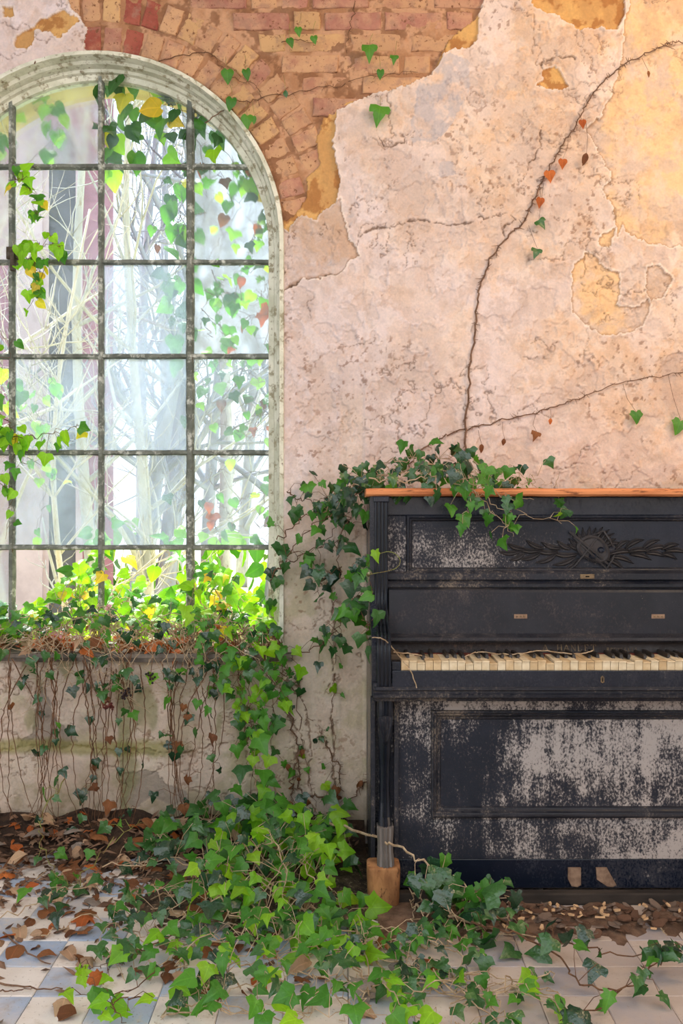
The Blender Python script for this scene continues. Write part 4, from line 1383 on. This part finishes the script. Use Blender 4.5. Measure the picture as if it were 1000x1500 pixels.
for lab, pp, n_ in [('ivy hanging outside the right upper pane in loose strands', [wv((400, 250), (360, 290), (330, 340), (300, 380), Y=3.66), wv((420, 290), (390, 330), (360, 370), Y=3.70), wv((285, 190), (300, 260), (296, 330), Y=3.68), wv((340, 230), (345, 290), (320, 380), Y=3.74)], 56),
                    ('ivy with rust leaves outside the right middle pane', [wv((405, 385), (370, 395), (330, 410), (300, 450), (290, 500), Y=3.64), wv((400, 420), (372, 460), (330, 440), Y=3.70), wv((310, 395), (340, 450), (380, 510), Y=3.68), wv((400, 440), (390, 500), (385, 520), Y=3.66)], 52),
                    ('ivy cluster outside the right pane below the middle', [wv((405, 530), (370, 545), (330, 560), (295, 590), Y=3.64), wv((400, 560), (380, 600), (350, 640), Y=3.69), wv((290, 530), (300, 580), (296, 640), Y=3.67)], 38),
                    ('sparse brown ivy twig outside the lowest glazed right pane', [wv((410, 700), (380, 690), (340, 695), (300, 680), Y=3.64), wv((405, 760), (375, 770), (385, 720), (350, 670), Y=3.66), wv((395, 800), (370, 780), Y=3.62)], 24)]:
    xs_ = [500 + (q.x / q.y) * F for p_ in pp for q in p_]
    ys_ = [750 - ((q.z - H) / q.y) * F for p_ in pp for q in p_]
    for _ in range(7):
        ax_, ay_, th_ = random.uniform(290, 395), random.uniform(min(ys_), max(ys_)), random.uniform(0, 6.28)
        tw = []
        for q in range(5):
            tw.append(P(min(ax_, 398), ay_, 3.62 + .02 * q))
            th_ += random.gauss(0, .6)
            ax_ += 22 * math.cos(th_)
            ay_ += 22 * math.sin(th_)
        pp.append(tw)
    vine(lab, pp, n_, (.030, .056), RW, 'wall', .0016, 'dark', .06, {'heart': .55, 'ivy3': .45}, pet=(.01, .06))
vine('dim ivy strand outside the grimy middle panes', [wv((262, 390), (250, 430), (262, 470), (258, 515), Y=3.72), wv((270, 250), (262, 300), (270, 360), Y=3.68)], 30, (.045, .075), {'green': .6, 'mid': .4}, 'wall', .0018, 'dark', .05, {'heart': 1})
vine('faint ivy shoot behind the dusty left pane', [wv((70, 535), (75, 580), (62, 610), (60, 650), Y=3.70), wv((40, 670), (70, 690), (60, 760), Y=3.66)], 22, (.03, .05), {'green': .6, 'lime': .4}, 'wall', .0016, 'dark', .04, {'heart': 1})
vine('blurred ivy behind the filmy top left pane', [wv((30, 160), (70, 165), (95, 145), Y=3.74), wv((40, 240), (80, 200), (90, 175), Y=3.74), wv((5, 140), (8, 200), (0, 230), Y=3.72), wv((0, 520), (4, 560), (2, 620), Y=3.74)], 26, (.05, .08), {'green': .6, 'lime': .4}, 'wall', .0018, 'dark', .05, {'heart': 1})

# ---- ivy mounds on the sill and on the ground outside
def mound(label, x0, x1, y0, y1, zf, n, size, mats, mode='stand', stems=8, name='ivy_clump', shapes=None, stem='tan', dead=None, r=.0020, sprawl=.18, cat='ivy', group=None, lift=(.35, 1.0), slong=.5):
    """a heap of ivy over a rectangle; zf(x, y) gives its (floor, top)"""
    cx_, cy_ = (x0 + x1) / 2, (y0 + y1) / 2
    root = thing(name, (cx_, cy_, zf(cx_, cy_)[0]), label, cat, group)
    arcs = []
    for _ in range(stems):
        ax, ay = random.uniform(x0, x1), random.uniform(y0, y1)
        th = random.uniform(0, 6.28)
        L = random.uniform(.5, 1) * slong
        pts = []
        for k in range(5):
            u = k / 4
            px_ = min(max(ax + math.cos(th) * L * (u - .5), x0), x1)
            py_ = min(max(ay + math.sin(th) * L * (u - .5) * .6, y0), y1)
            lo, hi = zf(px_, py_)
            pts.append(Vector((px_, py_, lo + .006 + (hi - lo) * math.sin(u * math.pi) * random.uniform(.2, .9))))
        c = wobble(catmull(pts, 4), .006)
        mb = MB().tube(c, [r * (1 - .5 * i / (len(c) - 1)) for i in range(len(c))], 4)
        arcs.append([mb, c])
    todo = []
    for _ in range(n):
        x, y = random.uniform(x0, x1), random.uniform(y0, y1)
        lo, hi = zf(x, y)
        if hi <= lo:
            continue
        q = Vector((x, y, lo + .01 + (hi - lo) * random.uniform(*lift)))
        mb, c = min(random.sample(arcs, min(5, len(arcs))), key=lambda a: min((p - q).length for p in a[1][::4]))
        p = min(c, key=lambda p_: (p_ - q).length)
        if (p - q).length < .16:
            petiole(mb, p, q)
        nrm, tip = orient(mode)
        s = random.uniform(*size)
        if q.z - lo < s * .5:
            tip.z = random.uniform(-.05, .25)
        todo.append((choose(shapes or SHAPES), choose(mats), q, tip, nrm, s))
    for mb, c in arcs:
        obj('stem', mb, M_STEM[stem], root)
    for a in todo:
        leaf(a[0], a[1], a[2], a[3], a[4], a[5], root)
    if dead:
        k, w = dead
        for _ in range(k):
            x, y = random.uniform(x0, x1), random.uniform(y0, y1)
            lo, hi = zf(x, y)
            leaf(choose({'oval': .5, 'maple': .3, 'heart': .2}), choose(w), (x, y, lo + .008 + random.random() * .25 * (hi - lo)), rv(1) * Vector((1, 1, .25)) if False else Vector((random.gauss(0, 1), random.gauss(0, 1), random.gauss(0, .25))), Vector((0, -.3, 1)) + rv(.35), random.uniform(.035, .065), root, name='dry_leaf')
    return root
sz = lambda top: (lambda x, y: (SILL, SILL + top * (.75 + .35 * math.sin(x * 9) * math.cos(x * 4 + 1))))
SG = {'lime': .46, 'green': .34, 'yellow': .08, 'mid': .12}
SD = {'rust': .4, 'brown': .35, 'tan': .25}
for k, (xa, xb, lab) in enumerate([(-1.55, -1.20, 'bright ivy heap on the sill at the left jamb'), (-1.20, -.876, 'bright ivy heap on the sill under the left clear pane column'), (-.876, -.552, 'bright ivy heap on the sill under the middle pane column'), (-.552, -.225, 'bright ivy heap on the sill under the right pane column')]):
    mound(lab, max(xa, -1.50), xb, 3.46, 3.66, sz(.30 if k != 2 else .26), 92, (.034, .062), SG, 'stand', 12, dead=(14, SD), lift=(.25, 1.0), shapes={'ivy5': .3, 'ivy3': .35, 'heart': .35})
    mound(lab.replace('bright ivy heap on the sill', 'dry leaf tangle on the sill edge'), max(xa, -1.50), xb, WY - .035, 3.50, sz(.17), 22, (.028, .05), {'mid': .3, 'green': .3, 'dark': .25, 'lime': .15}, 'stand', 24, dead=(32, SD), name='sill_tangle', r=.0020)
oz = lambda x, y: (-.25, .78 + .22 * math.sin(x * 7 + y * 5) + .15 * math.sin(x * 17))
og = mound('lime ivy thicket growing outside below the window', -1.55, -.15, 3.80, 4.25, oz, 260, (.05, .085), {'lime': .55, 'green': .35, 'yellow': .1}, 'stand', 16, lift=(.72, 1.0), shapes={'heart': .5, 'ivy3': .5})
bs = lambda x, y: (-.25, .60 + .5 * math.sin(x * 3 + 2) ** 2)
mound('pale shrub bank on the lawn behind the trees', -4.2, -.3, 10.0, 11.0, bs, 280, (.16, .30), {'lime': .6, 'green': .4}, 'free', 12, lift=(.1, 1.0), shapes={'oval': 1}, name='shrub_bank', r=.01, slong=2, cat='shrub')

# ---- stems and ivy hanging down the wall under the sill
Yh = WY - .045
def hang(x0, y0, x1, y1, bow=0, Ya=Yh, Yb=3.36):
    xm, ym = (x0 + x1) / 2 + bow, (y0 + y1) / 2
    return [P(x0, y0, Ya), P((x0 + xm) / 2 + bow * .3, (y0 + ym) / 2, Ya - .01), P(xm, ym, (Ya + Yb) / 2), P((x1 + xm) / 2 + bow * .3, (y1 + ym) / 2, Yb), P(x1, y1, Yb)]
DK = {'dark': .55, 'mid': .3, 'brown': .15}
for lab, x0, x1, k, n_ in [('brown hanging stems in front of the wall left of the cement patch', -10, 90, 12, 10), ('brown hanging stem bundle below the middle of the sill', 95, 215, 17, 26), ('hanging stems and dark leaves right of the stem bundle', 215, 330, 13, 26)]:
    paths = []
    for i in range(k):
        a = random.uniform(x0, x1)
        conv = .45 if 'bundle' in lab else .15
        b = a * (1 - conv) + (x0 + x1) / 2 * conv + random.gauss(0, 22)
        paths.append(hang(a, random.uniform(945, 985), b, random.uniform(1195, 1245), random.gauss(0, 18), WY - random.uniform(.03, .07), 3.40 - random.uniform(0, .10)))
    vine(lab, paths, n_, (.026, .045), DK, 'wall', .0022, 'brown', .03, name='hanging_stems', wob=.0025)
for lab, xs in [('pale curling stems hung over the left half of the sill edge', (0, 210)), ('pale curling stems hung over the right half of the sill edge', (210, 400))]:
    paths = []
    for i in range(22):
        a = random.uniform(*xs)
        Y = WY - random.uniform(.045, .09)
        paths.append([P(a, 915, WY + .02), P(a + random.gauss(0, 12), 935 + random.gauss(0, 6), Y), P(a + random.gauss(0, 25), random.uniform(965, 1010), Y), P(a + random.gauss(0, 35), random.uniform(975, 1060), Y + .015)])
    vine(lab, paths, 46, (.026, .046), {'mid': .4, 'green': .25, 'dark': .25, 'lime': .1}, 'wall', .0017, 'tan', .03, name='hanging_stems', u0=.2)
CUR = {'lime': .30, 'green': .46, 'mid': .24}
vine('dense green ivy curtain spilling off the right end of the sill', [hang(a, 915 + random.uniform(0, 15), b, c, random.gauss(0, 12), WY - .05, 3.35) for a, b, c in ((310, 330, 1010), (335, 345, 1090), (355, 360, 1060), (372, 395, 1110), (390, 400, 1010), (345, 372, 1150), (385, 420, 1050), (400, 410, 960))], 105, (.032, .052), CUR, 'wall', .0020, 'brown', .05)
vine('thin ivy shoots on the plaster right of the sill', [wp((405, 930), (420, 980), (436, 1010), (455, 1050), (478, 1082)), wp((400, 980), (432, 1010), (440, 1080), (450, 1130), (462, 1190)), wp((487, 830), (490, 900), (487, 990), (488, 1080), (486, 1170))], 20, (.022, .044), {'green': .5, 'mid': .3, 'lime': .2}, 'wall', .0018, 'dark', .02, rootlets=60)
# dark withered root tuft
vine('withered dark rootlets clinging to the plaster beside the ivy curtain', [wp((425, 1040), (434, 1090), (440, 1150), (452, 1215)), wp((440, 1100), (430, 1130), (425, 1180)), wp((445, 1165), (470, 1168), (490, 1172), (495, 1180)), wp((478, 1085), (495, 1130), (494, 1180)), wp((545, 1130), (520, 1165), (496, 1205))], 16, (.022, .04), {'brown': .8, 'dark': .2}, 'wall', .0032, 'dark', .02, name='root_tuft', rootlets=160, shapes={'oval': .6, 'heart': .4})

# dried berry heads among the hanging stems
BER = [mottled('dark_berry', (62, 48, 52), (40, 32, 36), 90, .6), mottled('red_brown_berry', (122, 58, 50), (88, 42, 40), 90, .6)]
def ball(r):
    mb = MB()
    rows = [[(r * math.sin(math.pi * j / 5) * math.cos(2 * math.pi * k / 7), r * math.sin(math.pi * j / 5) * math.sin(2 * math.pi * k / 7), r * math.cos(math.pi * j / 5)) for k in range(7)] for j in range(6)]
    return mb.strip(rows, closed=True)
BME_ = [ball(.0042).mesh('berry', m, smooth=True) for m in BER]
for lab, px_, py_, n_, k in [('red-brown dried berry head hanging among the stems under the sill', 160, 1034, 20, 1), ('dark dried berry head hanging beside the red-brown one', 185, 1016, 26, 0), ('small dark berry head close under the sill edge', 220, 993, 14, 0)]:
    c = P(px_, py_, WY - .085)
    bh = thing('berry_head', c, lab, 'berries', 'dried berry heads')
    mb = MB().tube([P(px_ + 4, 958, WY - .06), P(px_ + 2, (py_ + 958) / 2, WY - .09), c], .0013, 4)
    for _ in range(n_):
        d = rv(1).normalized() * random.uniform(.008, .020)
        mb.tube([c, c + d], .0007, 3)
        o = bpy.data.objects.new('berry', BME_[k])
        col.objects.link(o)
        o.parent = bh
        o.location = d
    obj('stalk', mb, M_STEM['brown'], bh)

# ---- ivy climbing from the window over the piano lid
LZ = 1.2035
def lp(px, py, Y):
    return P(px, py, Y)
PIV = {'dark': .42, 'mid': .40, 'green': .18}
vine('dark ivy mass trailing over the left end of the piano lid', [
    [lp(470, 752, 3.30), lp(505, 720, 3.20), lp(540, 700, 3.10), lp(580, 695, 3.05), lp(630, 690, 3.05), lp(690, 690, 3.05), lp(720, 700, 3.02)],
    [lp(500, 735, 3.30), lp(545, 705, 3.20), lp(590, 690, 3.15), lp(640, 683, 3.12), lp(700, 685, 3.1), lp(740, 702, 3.06), lp(775, 706, 3.02)],
    [lp(540, 700, 3.0), lp(590, 702, 3.0), lp(650, 700, 3.0), lp(690, 705, 2.98)],
    [lp(520, 705, 3.25), lp(560, 680, 3.25), lp(610, 672, 3.25), lp(670, 668, 3.25), lp(705, 680, 3.2)]], 155, (.028, .050), PIV, 'wall', .0024, 'tan', .045, pet=(.015, .055))
vine('pale thin ivy runner hanging in front of the upper piano panel', [[lp(660, 690, 3.0), lp(680, 708, 2.95), lp(720, 735, 2.945), lp(760, 752, 2.95), lp(822, 767, 2.96)], [lp(690, 700, 2.97), lp(700, 730, 2.945), lp(735, 760, 2.95), lp(752, 786, 2.96)], [lp(680, 700, 2.97), lp(740, 728, 2.945), lp(782, 732, 2.95)], [lp(650, 700, 2.96), lp(680, 725, 2.94), lp(688, 760, 2.94)]], 30, (.026, .05), {'green': .6, 'mid': .3, 'lime': .1}, 'wall', .0016, 'tan', .02)
vine('ivy runner with upright shoots along the piano lid toward the carving', [[lp(700, 700, 3.06), lp(740, 690, 3.06), lp(790, 706, 3.04), lp(812, 712, 3.02)], [lp(780, 712, 3.05), lp(785, 690, 3.05)], [lp(812, 714, 3.04), lp(816, 690, 3.04)]], 9, (.02, .044), {'green': .7, 'mid': .3}, 'wall', .0014, 'tan', .015)
vine('ivy strands reaching from the window edge to the piano corner', [
    [lp(395, 850, 3.40), lp(420, 815, 3.34), lp(450, 780, 3.30), lp(490, 750, 3.25), lp(535, 715, 3.12)],
    [lp(405, 790, 3.42), lp(430, 770, 3.38), lp(470, 745, 3.32), lp(510, 725, 3.22), lp(545, 705, 3.1)],
    [lp(400, 840, 3.42), lp(440, 815, 3.38), lp(480, 790, 3.34), lp(515, 750, 3.25)],
    [lp(420, 720, 3.40), lp(440, 732, 3.38), lp(470, 730, 3.34), lp(500, 715, 3.25)]], 52, (.034, .056), PIV, 'wall', .0022, 'brown', .05)
vine('ivy strand dangling down beside the left edge of the piano', [
    [lp(512, 750, 3.2), lp(498, 785, 3.22), lp(492, 820, 3.22), lp(505, 850, 3.15), lp(525, 850, 3.05), lp(545, 842, 2.95)],
    [lp(510, 850, 3.12), lp(520, 880, 3.05), lp(535, 910, 2.96), lp(540, 935, 2.9)],
    [lp(432, 958, 3.41), lp(465, 950, 3.36), lp(492, 925, 3.25), lp(510, 890, 3.1), lp(530, 870, 3.0)],
    [lp(500, 830, 3.2), lp(475, 850, 3.25), lp(460, 870, 3.3)]], 54, (.034, .062), {'dark': .34, 'mid': .42, 'green': .24}, 'wall', .0020, 'brown', .035)
# dry tendrils over the keys
KT = .7165
tn = thing('dry_tendril', P(545, 935, 2.80), 'pale dry ivy tendril lying across the black keys', 'tendril')
def kp(px, py, Y):
    return P(px, py, Y)
obj('stem', MB().tube(wobble(catmull([kp(545, 934, 2.775), kp(560, 935, 2.77), kp(572, 945, 2.80), kp(585, 962, 2.81), kp(594, 972, 2.79), kp(602, 985, 2.775), kp(610, 1008, 2.772)], 5), .001), .0016, 4), M_STEM['tan'], tn)
obj('stem', MB().tube(wobble(catmull([kp(576, 955, 2.84), kp(610, 959, 2.86), kp(640, 966, 2.85), kp(668, 968, 2.85), kp(690, 958, 2.87), kp(700, 955, 2.88), kp(730, 958, 2.87), kp(765, 957, 2.87), kp(790, 953, 2.88), kp(820, 956, 2.87), kp(850, 958, 2.86), kp(868, 953, 2.87)], 5), .001), .0017, 4), M_STEM['tan'], tn)
tc = thing('curled_tendril', P(550, 845, 2.96), 'curled yellow-green ivy tendril in front of the piano pilaster', 'tendril')
obj('stem', MB().tube(catmull([kp(530, 844, 2.97), kp(548, 840, 2.955), kp(565, 837, 2.94), kp(580, 832, 2.93), kp(586, 822, 2.93), kp(580, 812, 2.94), kp(568, 808, 2.95), kp(553, 812, 2.955)], 6), .0011, 4), M_STEM['green'], tc)
leaf('arrow', 'lime', kp(549, 806, 2.95), (.15, -.2, -1), (-.6, -1, 0), .042, tc)

# ---- the big ivy heap on the floor
def fz(h, cx_, cy_, rx, ry):
    return lambda x, y: (0.0, max(0.03, h * (1 - ((x - cx_) / rx) ** 2 - ((y - cy_) / ry) ** 2)))
FL = {'lime': .40, 'green': .42, 'mid': .18}
FD = {'mid': .45, 'dark': .35, 'green': .20}
DEADF = {'brown': .4, 'tan': .3, 'rust': .2, 'grey': .1}
def fx(px, py):
    return PF(px, py)
vine('long lit ivy trails sprawling from the curtain on to the floor', [
    [P(385, 1080, 3.34), P(392, 1140, 3.28), P(400, 1190, 3.18), P(408, 1240, 3.05), P(425, 1290, 2.9), P(445, 1340, 2.75), P(460, 1390, 2.6), P(470, 1440, 2.45)],
    [P(370, 1100, 3.34), P(380, 1170, 3.24), P(360, 1230, 3.1), P(365, 1290, 2.95), P(380, 1350, 2.75), P(400, 1400, 2.6)],
    [P(400, 1150, 3.3), P(440, 1200, 3.2), P(470, 1250, 3.0), P(490, 1310, 2.8), P(505, 1370, 2.65), P(520, 1440, 2.45)],
    [P(390, 1200, 3.2), P(330, 1250, 3.05), P(320, 1300, 2.95), P(300, 1370, 2.75)],
    [P(430, 1230, 3.1), P(480, 1240, 3.05), P(510, 1260, 3.0)]], 125, (.046, .076), FL, 'stand', .0028, 'tan', .06, pet=(.03, .09), zmin=0.02, u0=.05)
mound('leafy ivy heap on the floor against the wall foot', -.62, .02, 3.00, 3.36, fz(.20, -.22, 3.22, .60, .40), 85, (.038, .064), {'mid': .4, 'dark': .3, 'green': .3}, 'stand', 14, r=.0022, dead=(12, DEADF))
mound('bright ivy heap in the middle of the floor', -.44, -.02, 2.55, 3.02, fz(.24, -.18, 2.86, .46, .50), 100, (.036, .060), {'lime': .26, 'green': .42, 'mid': .22, 'dark': .10}, 'stand', 16, r=.0024, dead=(10, DEADF))
mound('glossy ivy tangle on the tiles in front of the floor heap', -.40, .06, 2.16, 2.58, fz(.13, -.12, 2.42, .42, .40), 88, (.030, .054), {'green': .38, 'mid': .32, 'lime': .16, 'dark': .14}, 'floor', 18, r=.0020, dead=(10, DEADF))
mound('ivy tangle on the tiles beside the piano toe block', .03, .36, 2.26, 2.62, fz(.055, .16, 2.45, .40, .40), 66, (.028, .048), {'mid': .42, 'green': .36, 'dark': .22}, 'floor', 18, r=.0020, dead=(6, DEADF))
mound('small-leaved ivy scatter between heap and checker tiles', -.62, -.38, 2.35, 2.85, fz(.07, -.45, 2.65, .40, .40), 40, (.028, .048), {'mid': .45, 'green': .35, 'dark': .20}, 'floor', 10, dead=(8, DEADF))
mound('dark ivy patch under the keyboard beside the piano leg', .20, .48, 2.62, 2.79, fz(.10, .32, 2.80, .36, .30), 28, (.030, .048), FD, 'stand', 10, r=.0022)
mound('ivy fringe on the tiles at the lower right of the heap', .10, .50, 2.02, 2.34, fz(.07, .2, 2.2, .40, .35), 46, (.028, .048), {'green': .4, 'mid': .45, 'lime': .15}, 'floor', 14)
vine('thick pale stem slanting in front of the lower piano panel', [[P(480, 1205, 3.1), P(545, 1224, 2.86), P(590, 1244, 2.75), P(640, 1275, 2.72), P(690, 1305, 2.68), P(730, 1330, 2.64)], [P(620, 1320, 2.7), P(660, 1340, 2.66), P(710, 1358, 2.6), P(780, 1372, 2.5)]], 30, (.045, .072), FD, 'wall', .0042, 'tan', .05, zmin=.01, wob=.004, u0=.45)
vine('ivy runner with dark leaves trailing over the tiles toward the right', [[PF(690, 1350, .06), PF(760, 1368, .05), PF(810, 1395, .04), PF(850, 1440, .03), PF(910, 1448, .03), PF(945, 1425, .05), PF(975, 1402, .05), PF(1010, 1400, .05), PF(1050, 1395, .05)], [PF(910, 1448, .03), PF(880, 1475, .02), PF(820, 1495, .02)], [PF(700, 1330, .05), PF(790, 1370, .05), PF(870, 1390, .06), PF(950, 1400, .05), PF(1000, 1390, .06)]], 36, (.030, .058), FD, 'floor', .0028, 'brown', .03, zmin=.004, wob=.004)
vine('lime leaved ivy runner on the blue and cream tiles', [[PF(250, 1370, .05), PF(205, 1395, .05), PF(165, 1410, .04), PF(125, 1425, .05)], [PF(260, 1400, .05), PF(190, 1450, .05), PF(110, 1458, .04)], [PF(215, 1455, .05), PF(165, 1470, .05), PF(185, 1498, .05)]], 22, (.030, .054), {'lime': .55, 'green': .3, 'mid': .15}, 'floor', .0018, 'brown', .03, zmin=.004)
vine('thin arching ivy shoot standing before the stems under the sill', [[P(95, 1140, 3.3), P(62, 1190, 3.2), P(60, 1230, 3.1), P(80, 1275, 2.98), P(110, 1298, 2.9)], [P(110, 1298, 2.9), P(150, 1245, 2.98), P(180, 1220, 3.05), P(205, 1200, 3.1)]], 16, (.026, .046), {'mid': .5, 'green': .5}, 'wall', .0022, 'green', .02, zmin=.004)
vine('ivy shoots crawling over the leaf litter under the window', [[PF(0, 1345, .03), PF(60, 1320, .06), PF(110, 1300, .06), PF(190, 1310, .06), PF(280, 1290, .08)], [PF(60, 1370, .03), PF(120, 1345, .05), PF(210, 1350, .05)], [PF(150, 1270, .1), PF(230, 1262, .1), PF(300, 1250, .1)]], 24, (.030, .050), {'mid': .5, 'dark': .3, 'green': .2}, 'floor', .0020, 'tan', .03, zmin=.01)
vine('bright ivy shoot at the front edge of the floor heap', [[PF(300, 1440, .05), PF(330, 1480, .06), PF(420, 1490, .07), PF(520, 1485, .06), PF(590, 1500, .05)], [PF(560, 1440, .06), PF(600, 1480, .06), PF(640, 1500, .05)]], 24, (.036, .060), {'lime': .4, 'green': .6}, 'floor', .0018, 'tan', .03, zmin=.004)
# ------------------------------------------------------------------ litter on the floor
def litter_h(x, y):
    return .10 * max(0, 1 - (3.40 - y) / .42) if x < .05 else 0
k = 0
while k < 290:
    u = random.random()
    if u < .72:
        x, y = random.uniform(-1.30, .0), 3.40 - abs(random.gauss(0, .26))
    elif u < .88:
        x, y = random.uniform(-1.25, -.55), random.uniform(2.45, 3.0)
    else:
        x, y = random.uniform(-1.0, .1), random.uniform(2.0, 2.6)
    if y < 2.0 or y > 3.40:
        continue
    z = litter_h(x, y) * random.random() + .010
    mk = choose({'brown': .36, 'rust': .12, 'tan': .30, 'grey': .22})
    shp = choose({'oval': .45, 'maple': .25, 'heart': .3})
    o = leaf(shp, mk, (x, y, z), (random.gauss(0, 1), random.gauss(0, 1), random.gauss(.05, .18)), Vector((0, -.15, 1)) + rv(.30), random.uniform(.035, .075), name='fallen_leaf')
    tag(o, '%s dry fallen %s leaf %s' % ({'brown': 'brown', 'rust': 'rust orange', 'tan': 'pale tan', 'grey': 'grey'}[mk], {'oval': 'oval', 'maple': 'lobed', 'heart': 'heart-shaped'}[shp], 'in the litter along the wall foot' if y > 3.0 else 'lying on the tiles'), 'leaf', 'fallen leaves on the floor')
    k += 1
lb = MB()
for _ in range(2600):
    x, y = random.uniform(-1.6, .05), 3.40 - abs(random.gauss(0, .36))
    if y < 2.05:
        continue
    z = litter_h(x, y) * random.random() * .8 + .004
    a = random.uniform(0, 6.28)
    L = random.uniform(.006, .026)
    d, n_ = Vector((math.cos(a), math.sin(a), random.gauss(0, .3))) * L, Vector((-math.sin(a), math.cos(a), random.gauss(0, .4))) * L * .4
    p = Vector((x, y, z))
    lb.add([p - d, p + n_, p + d, p - n_, p + Vector((0, 0, .005)), p - Vector((0, 0, .002))], [(0, 1, 4), (1, 2, 4), (2, 3, 4), (3, 0, 4), (1, 0, 5), (2, 1, 5), (3, 2, 5), (0, 3, 5)])
lo = tag(obj('leaf_crumbs', lb, mottled('leaf_crumb', (138, 108, 88), (78, 58, 46), 9, .9)), 'brown crumbled leaf litter heaped along the wall foot', 'litter')
lo['kind'] = 'stuff'
# soil bank the litter lies on
mb = MB()
rows = []
for i in range(70):
    x = -1.9 + 1.98 * i / 69
    e = .75 + .35 * math.sin(i * .9) * math.cos(i * .37)
    rows.append([(x, y, max(-.004, ((.080 + .012 * math.sin(i * .37) + .010 * math.sin(i * .93 + 1)) * max(0, 1 - (3.43 - y) / (.40 * e)) ** 1.2 if x < .0 else .05 * max(0, 1 - (3.43 - y) / .25)) - .006 + random.uniform(0, .006))) for y in np.linspace(2.98, 3.43, 14)])
mb.strip(rows)
so = tag(obj('soil_bank', mb, mottled('dark_leaf_mould', (74, 56, 44), (48, 38, 32), 30, .95, bump=.8, dist=.01), smooth=True), 'dark leaf mould banked up along the wall foot under the window', 'soil')
so['kind'] = 'stuff'
mb = MB()
rows = []
for i in range(60):
    x = .10 + 1.5 * i / 59
    e = .10 + .05 * math.sin(i * .8) + .04 * math.sin(i * 2.1)
    rows.append([(x, y, max(-.003, .014 * (1 - abs((y - 2.72) / e) ** 2) + random.uniform(-.003, .003))) for y in np.linspace(2.48, 2.80, 12)])
mb.strip(rows)
so = tag(obj('soil_drift', mb, mottled('brown_earth', (124, 98, 80), (90, 68, 54), 24, .95, bump=.8, dist=.008), smooth=True), 'brown earth drifted over the tiles before the piano', 'soil')
so['kind'] = 'stuff'
mb = MB()  # dark sheet imitating the shade between the leaves of the floor heap
rows = []
for i in range(46):
    x = -.66 + .80 * i / 45
    rows.append([(x, y, max(-.004, .022 * (1 - ((x + .20) / (.42 + .05 * math.sin(y * 23))) ** 2 - ((y - 2.98) / (.36 + .06 * math.sin(x * 21))) ** 2) + random.uniform(-.003, .003))) for y in np.linspace(2.52, 3.40, 36)])
mb.strip(rows)
so = tag(obj('heap_shade', mb, mottled('heap_shade_brown', (92, 76, 62), (52, 42, 36), 26, .95, bump=.9, dist=.010, speck=(150, 128, 108)), smooth=True), 'dark brown sheet on the tiles standing in for shade beneath the big ivy heap', 'soil')
so['kind'] = 'stuff'
# bark flakes and wood chips in front of the piano
FM = [mottled('bark_flake_brown', (112, 82, 64), (82, 60, 48), 40, .9, rand=True), mottled('bark_flake_grey', (128, 108, 94), (98, 82, 72), 40, .9, rand=True)]
CM = mottled('fresh_wood_chip', (216, 180, 140), (188, 148, 108), 40, .8, rand=True)
def flake_mesh(m, n_, thick, asp):
    mb = MB()
    pts = [(math.cos(6.283 * k / n_) * random.uniform(.6, 1), math.sin(6.283 * k / n_) * asp * random.uniform(.6, 1)) for k in range(n_)]
    mb.strip([[(x, y, 0) for x, y in pts], [(x * .96, y * .96, thick + .15 * x * x) for x, y in pts]], closed=True)
    mb.f += [tuple(range(n_ - 1, -1, -1)), tuple(n_ + k for k in range(n_))]
    return mb.mesh('bark_flake', m)
FMe = [flake_mesh(FM[k % 2], 7, .10, .5) for k in range(6)]
CMe = [flake_mesh(CM, 5, .25, .45) for k in range(4)]
for k in range(190):
    px_, py_ = random.uniform(690, 1080), 1334 + abs(random.gauss(0, 20))
    p = PF(px_, py_)
    fi = random.randrange(6)
    o = bpy.data.objects.new('bark_flake', FMe[fi])
    col.objects.link(o)
    s = random.uniform(.010, .034)
    o.location = (p.x, min(p.y, 2.775), .012 + random.random() * .010)
    o.scale = (s, s, s)
    o.rotation_euler = (random.gauss(0, .22), random.gauss(0, .22), random.uniform(0, 6.28))
    tag(o, ('dark brown', 'greyish')[fi % 2] + ' bark flake on the floor before the piano plinth', 'bark flake', 'bark flakes before the piano')
for k in range(44):
    p = PF(random.uniform(700, 1060), 1338 + abs(random.gauss(0, 16)))
    o = bpy.data.objects.new('wood_chip', random.choice(CMe))
    col.objects.link(o)
    s = random.uniform(.007, .017)
    o.location = (p.x, min(p.y, 2.77), .027)
    o.scale = (s, s, s)
    o.rotation_euler = (random.gauss(0, .2), random.gauss(0, .2), random.uniform(0, 6.28))
    tag(o, 'pale wood chip on the bark flakes before the piano', 'wood chip', 'wood chips before the piano')
for lab, a, b, c_, r in [('dark forked twig on the cream tile at the left', (0, 1440), (45, 1448), (92, 1448), .0028), ('grey twig lying in the leaf litter by the blue tile', (5, 1366), (40, 1395), (74, 1412), .0030), ('bent brown twig on the tiles below the litter', (0, 1452), (20, 1452), (50, 1446), .0020),
                     ('straight pale twig among the bark flakes', (962, 1353), (970, 1362), (976, 1371), .0022), ('slanting pale stick rising from the litter under the window', (18, 1330), (40, 1300), (75, 1270), .0030), ('pale stick leaning on the ivy heap by the piano leg', (530, 1375), (560, 1420), (600, 1490), .0036)]:
    pts = [PF(a[0], a[1], .006), PF(b[0], b[1], .010), PF(c_[0], c_[1], .006)]
    tag(obj('twig', MB().tube(wobble(catmull(pts, 5), .0015), [r * (1 - .05 * i) for i in range(11)], 5), M_STEM['tan' if 'pale' in lab else 'dark']), lab, 'twig')
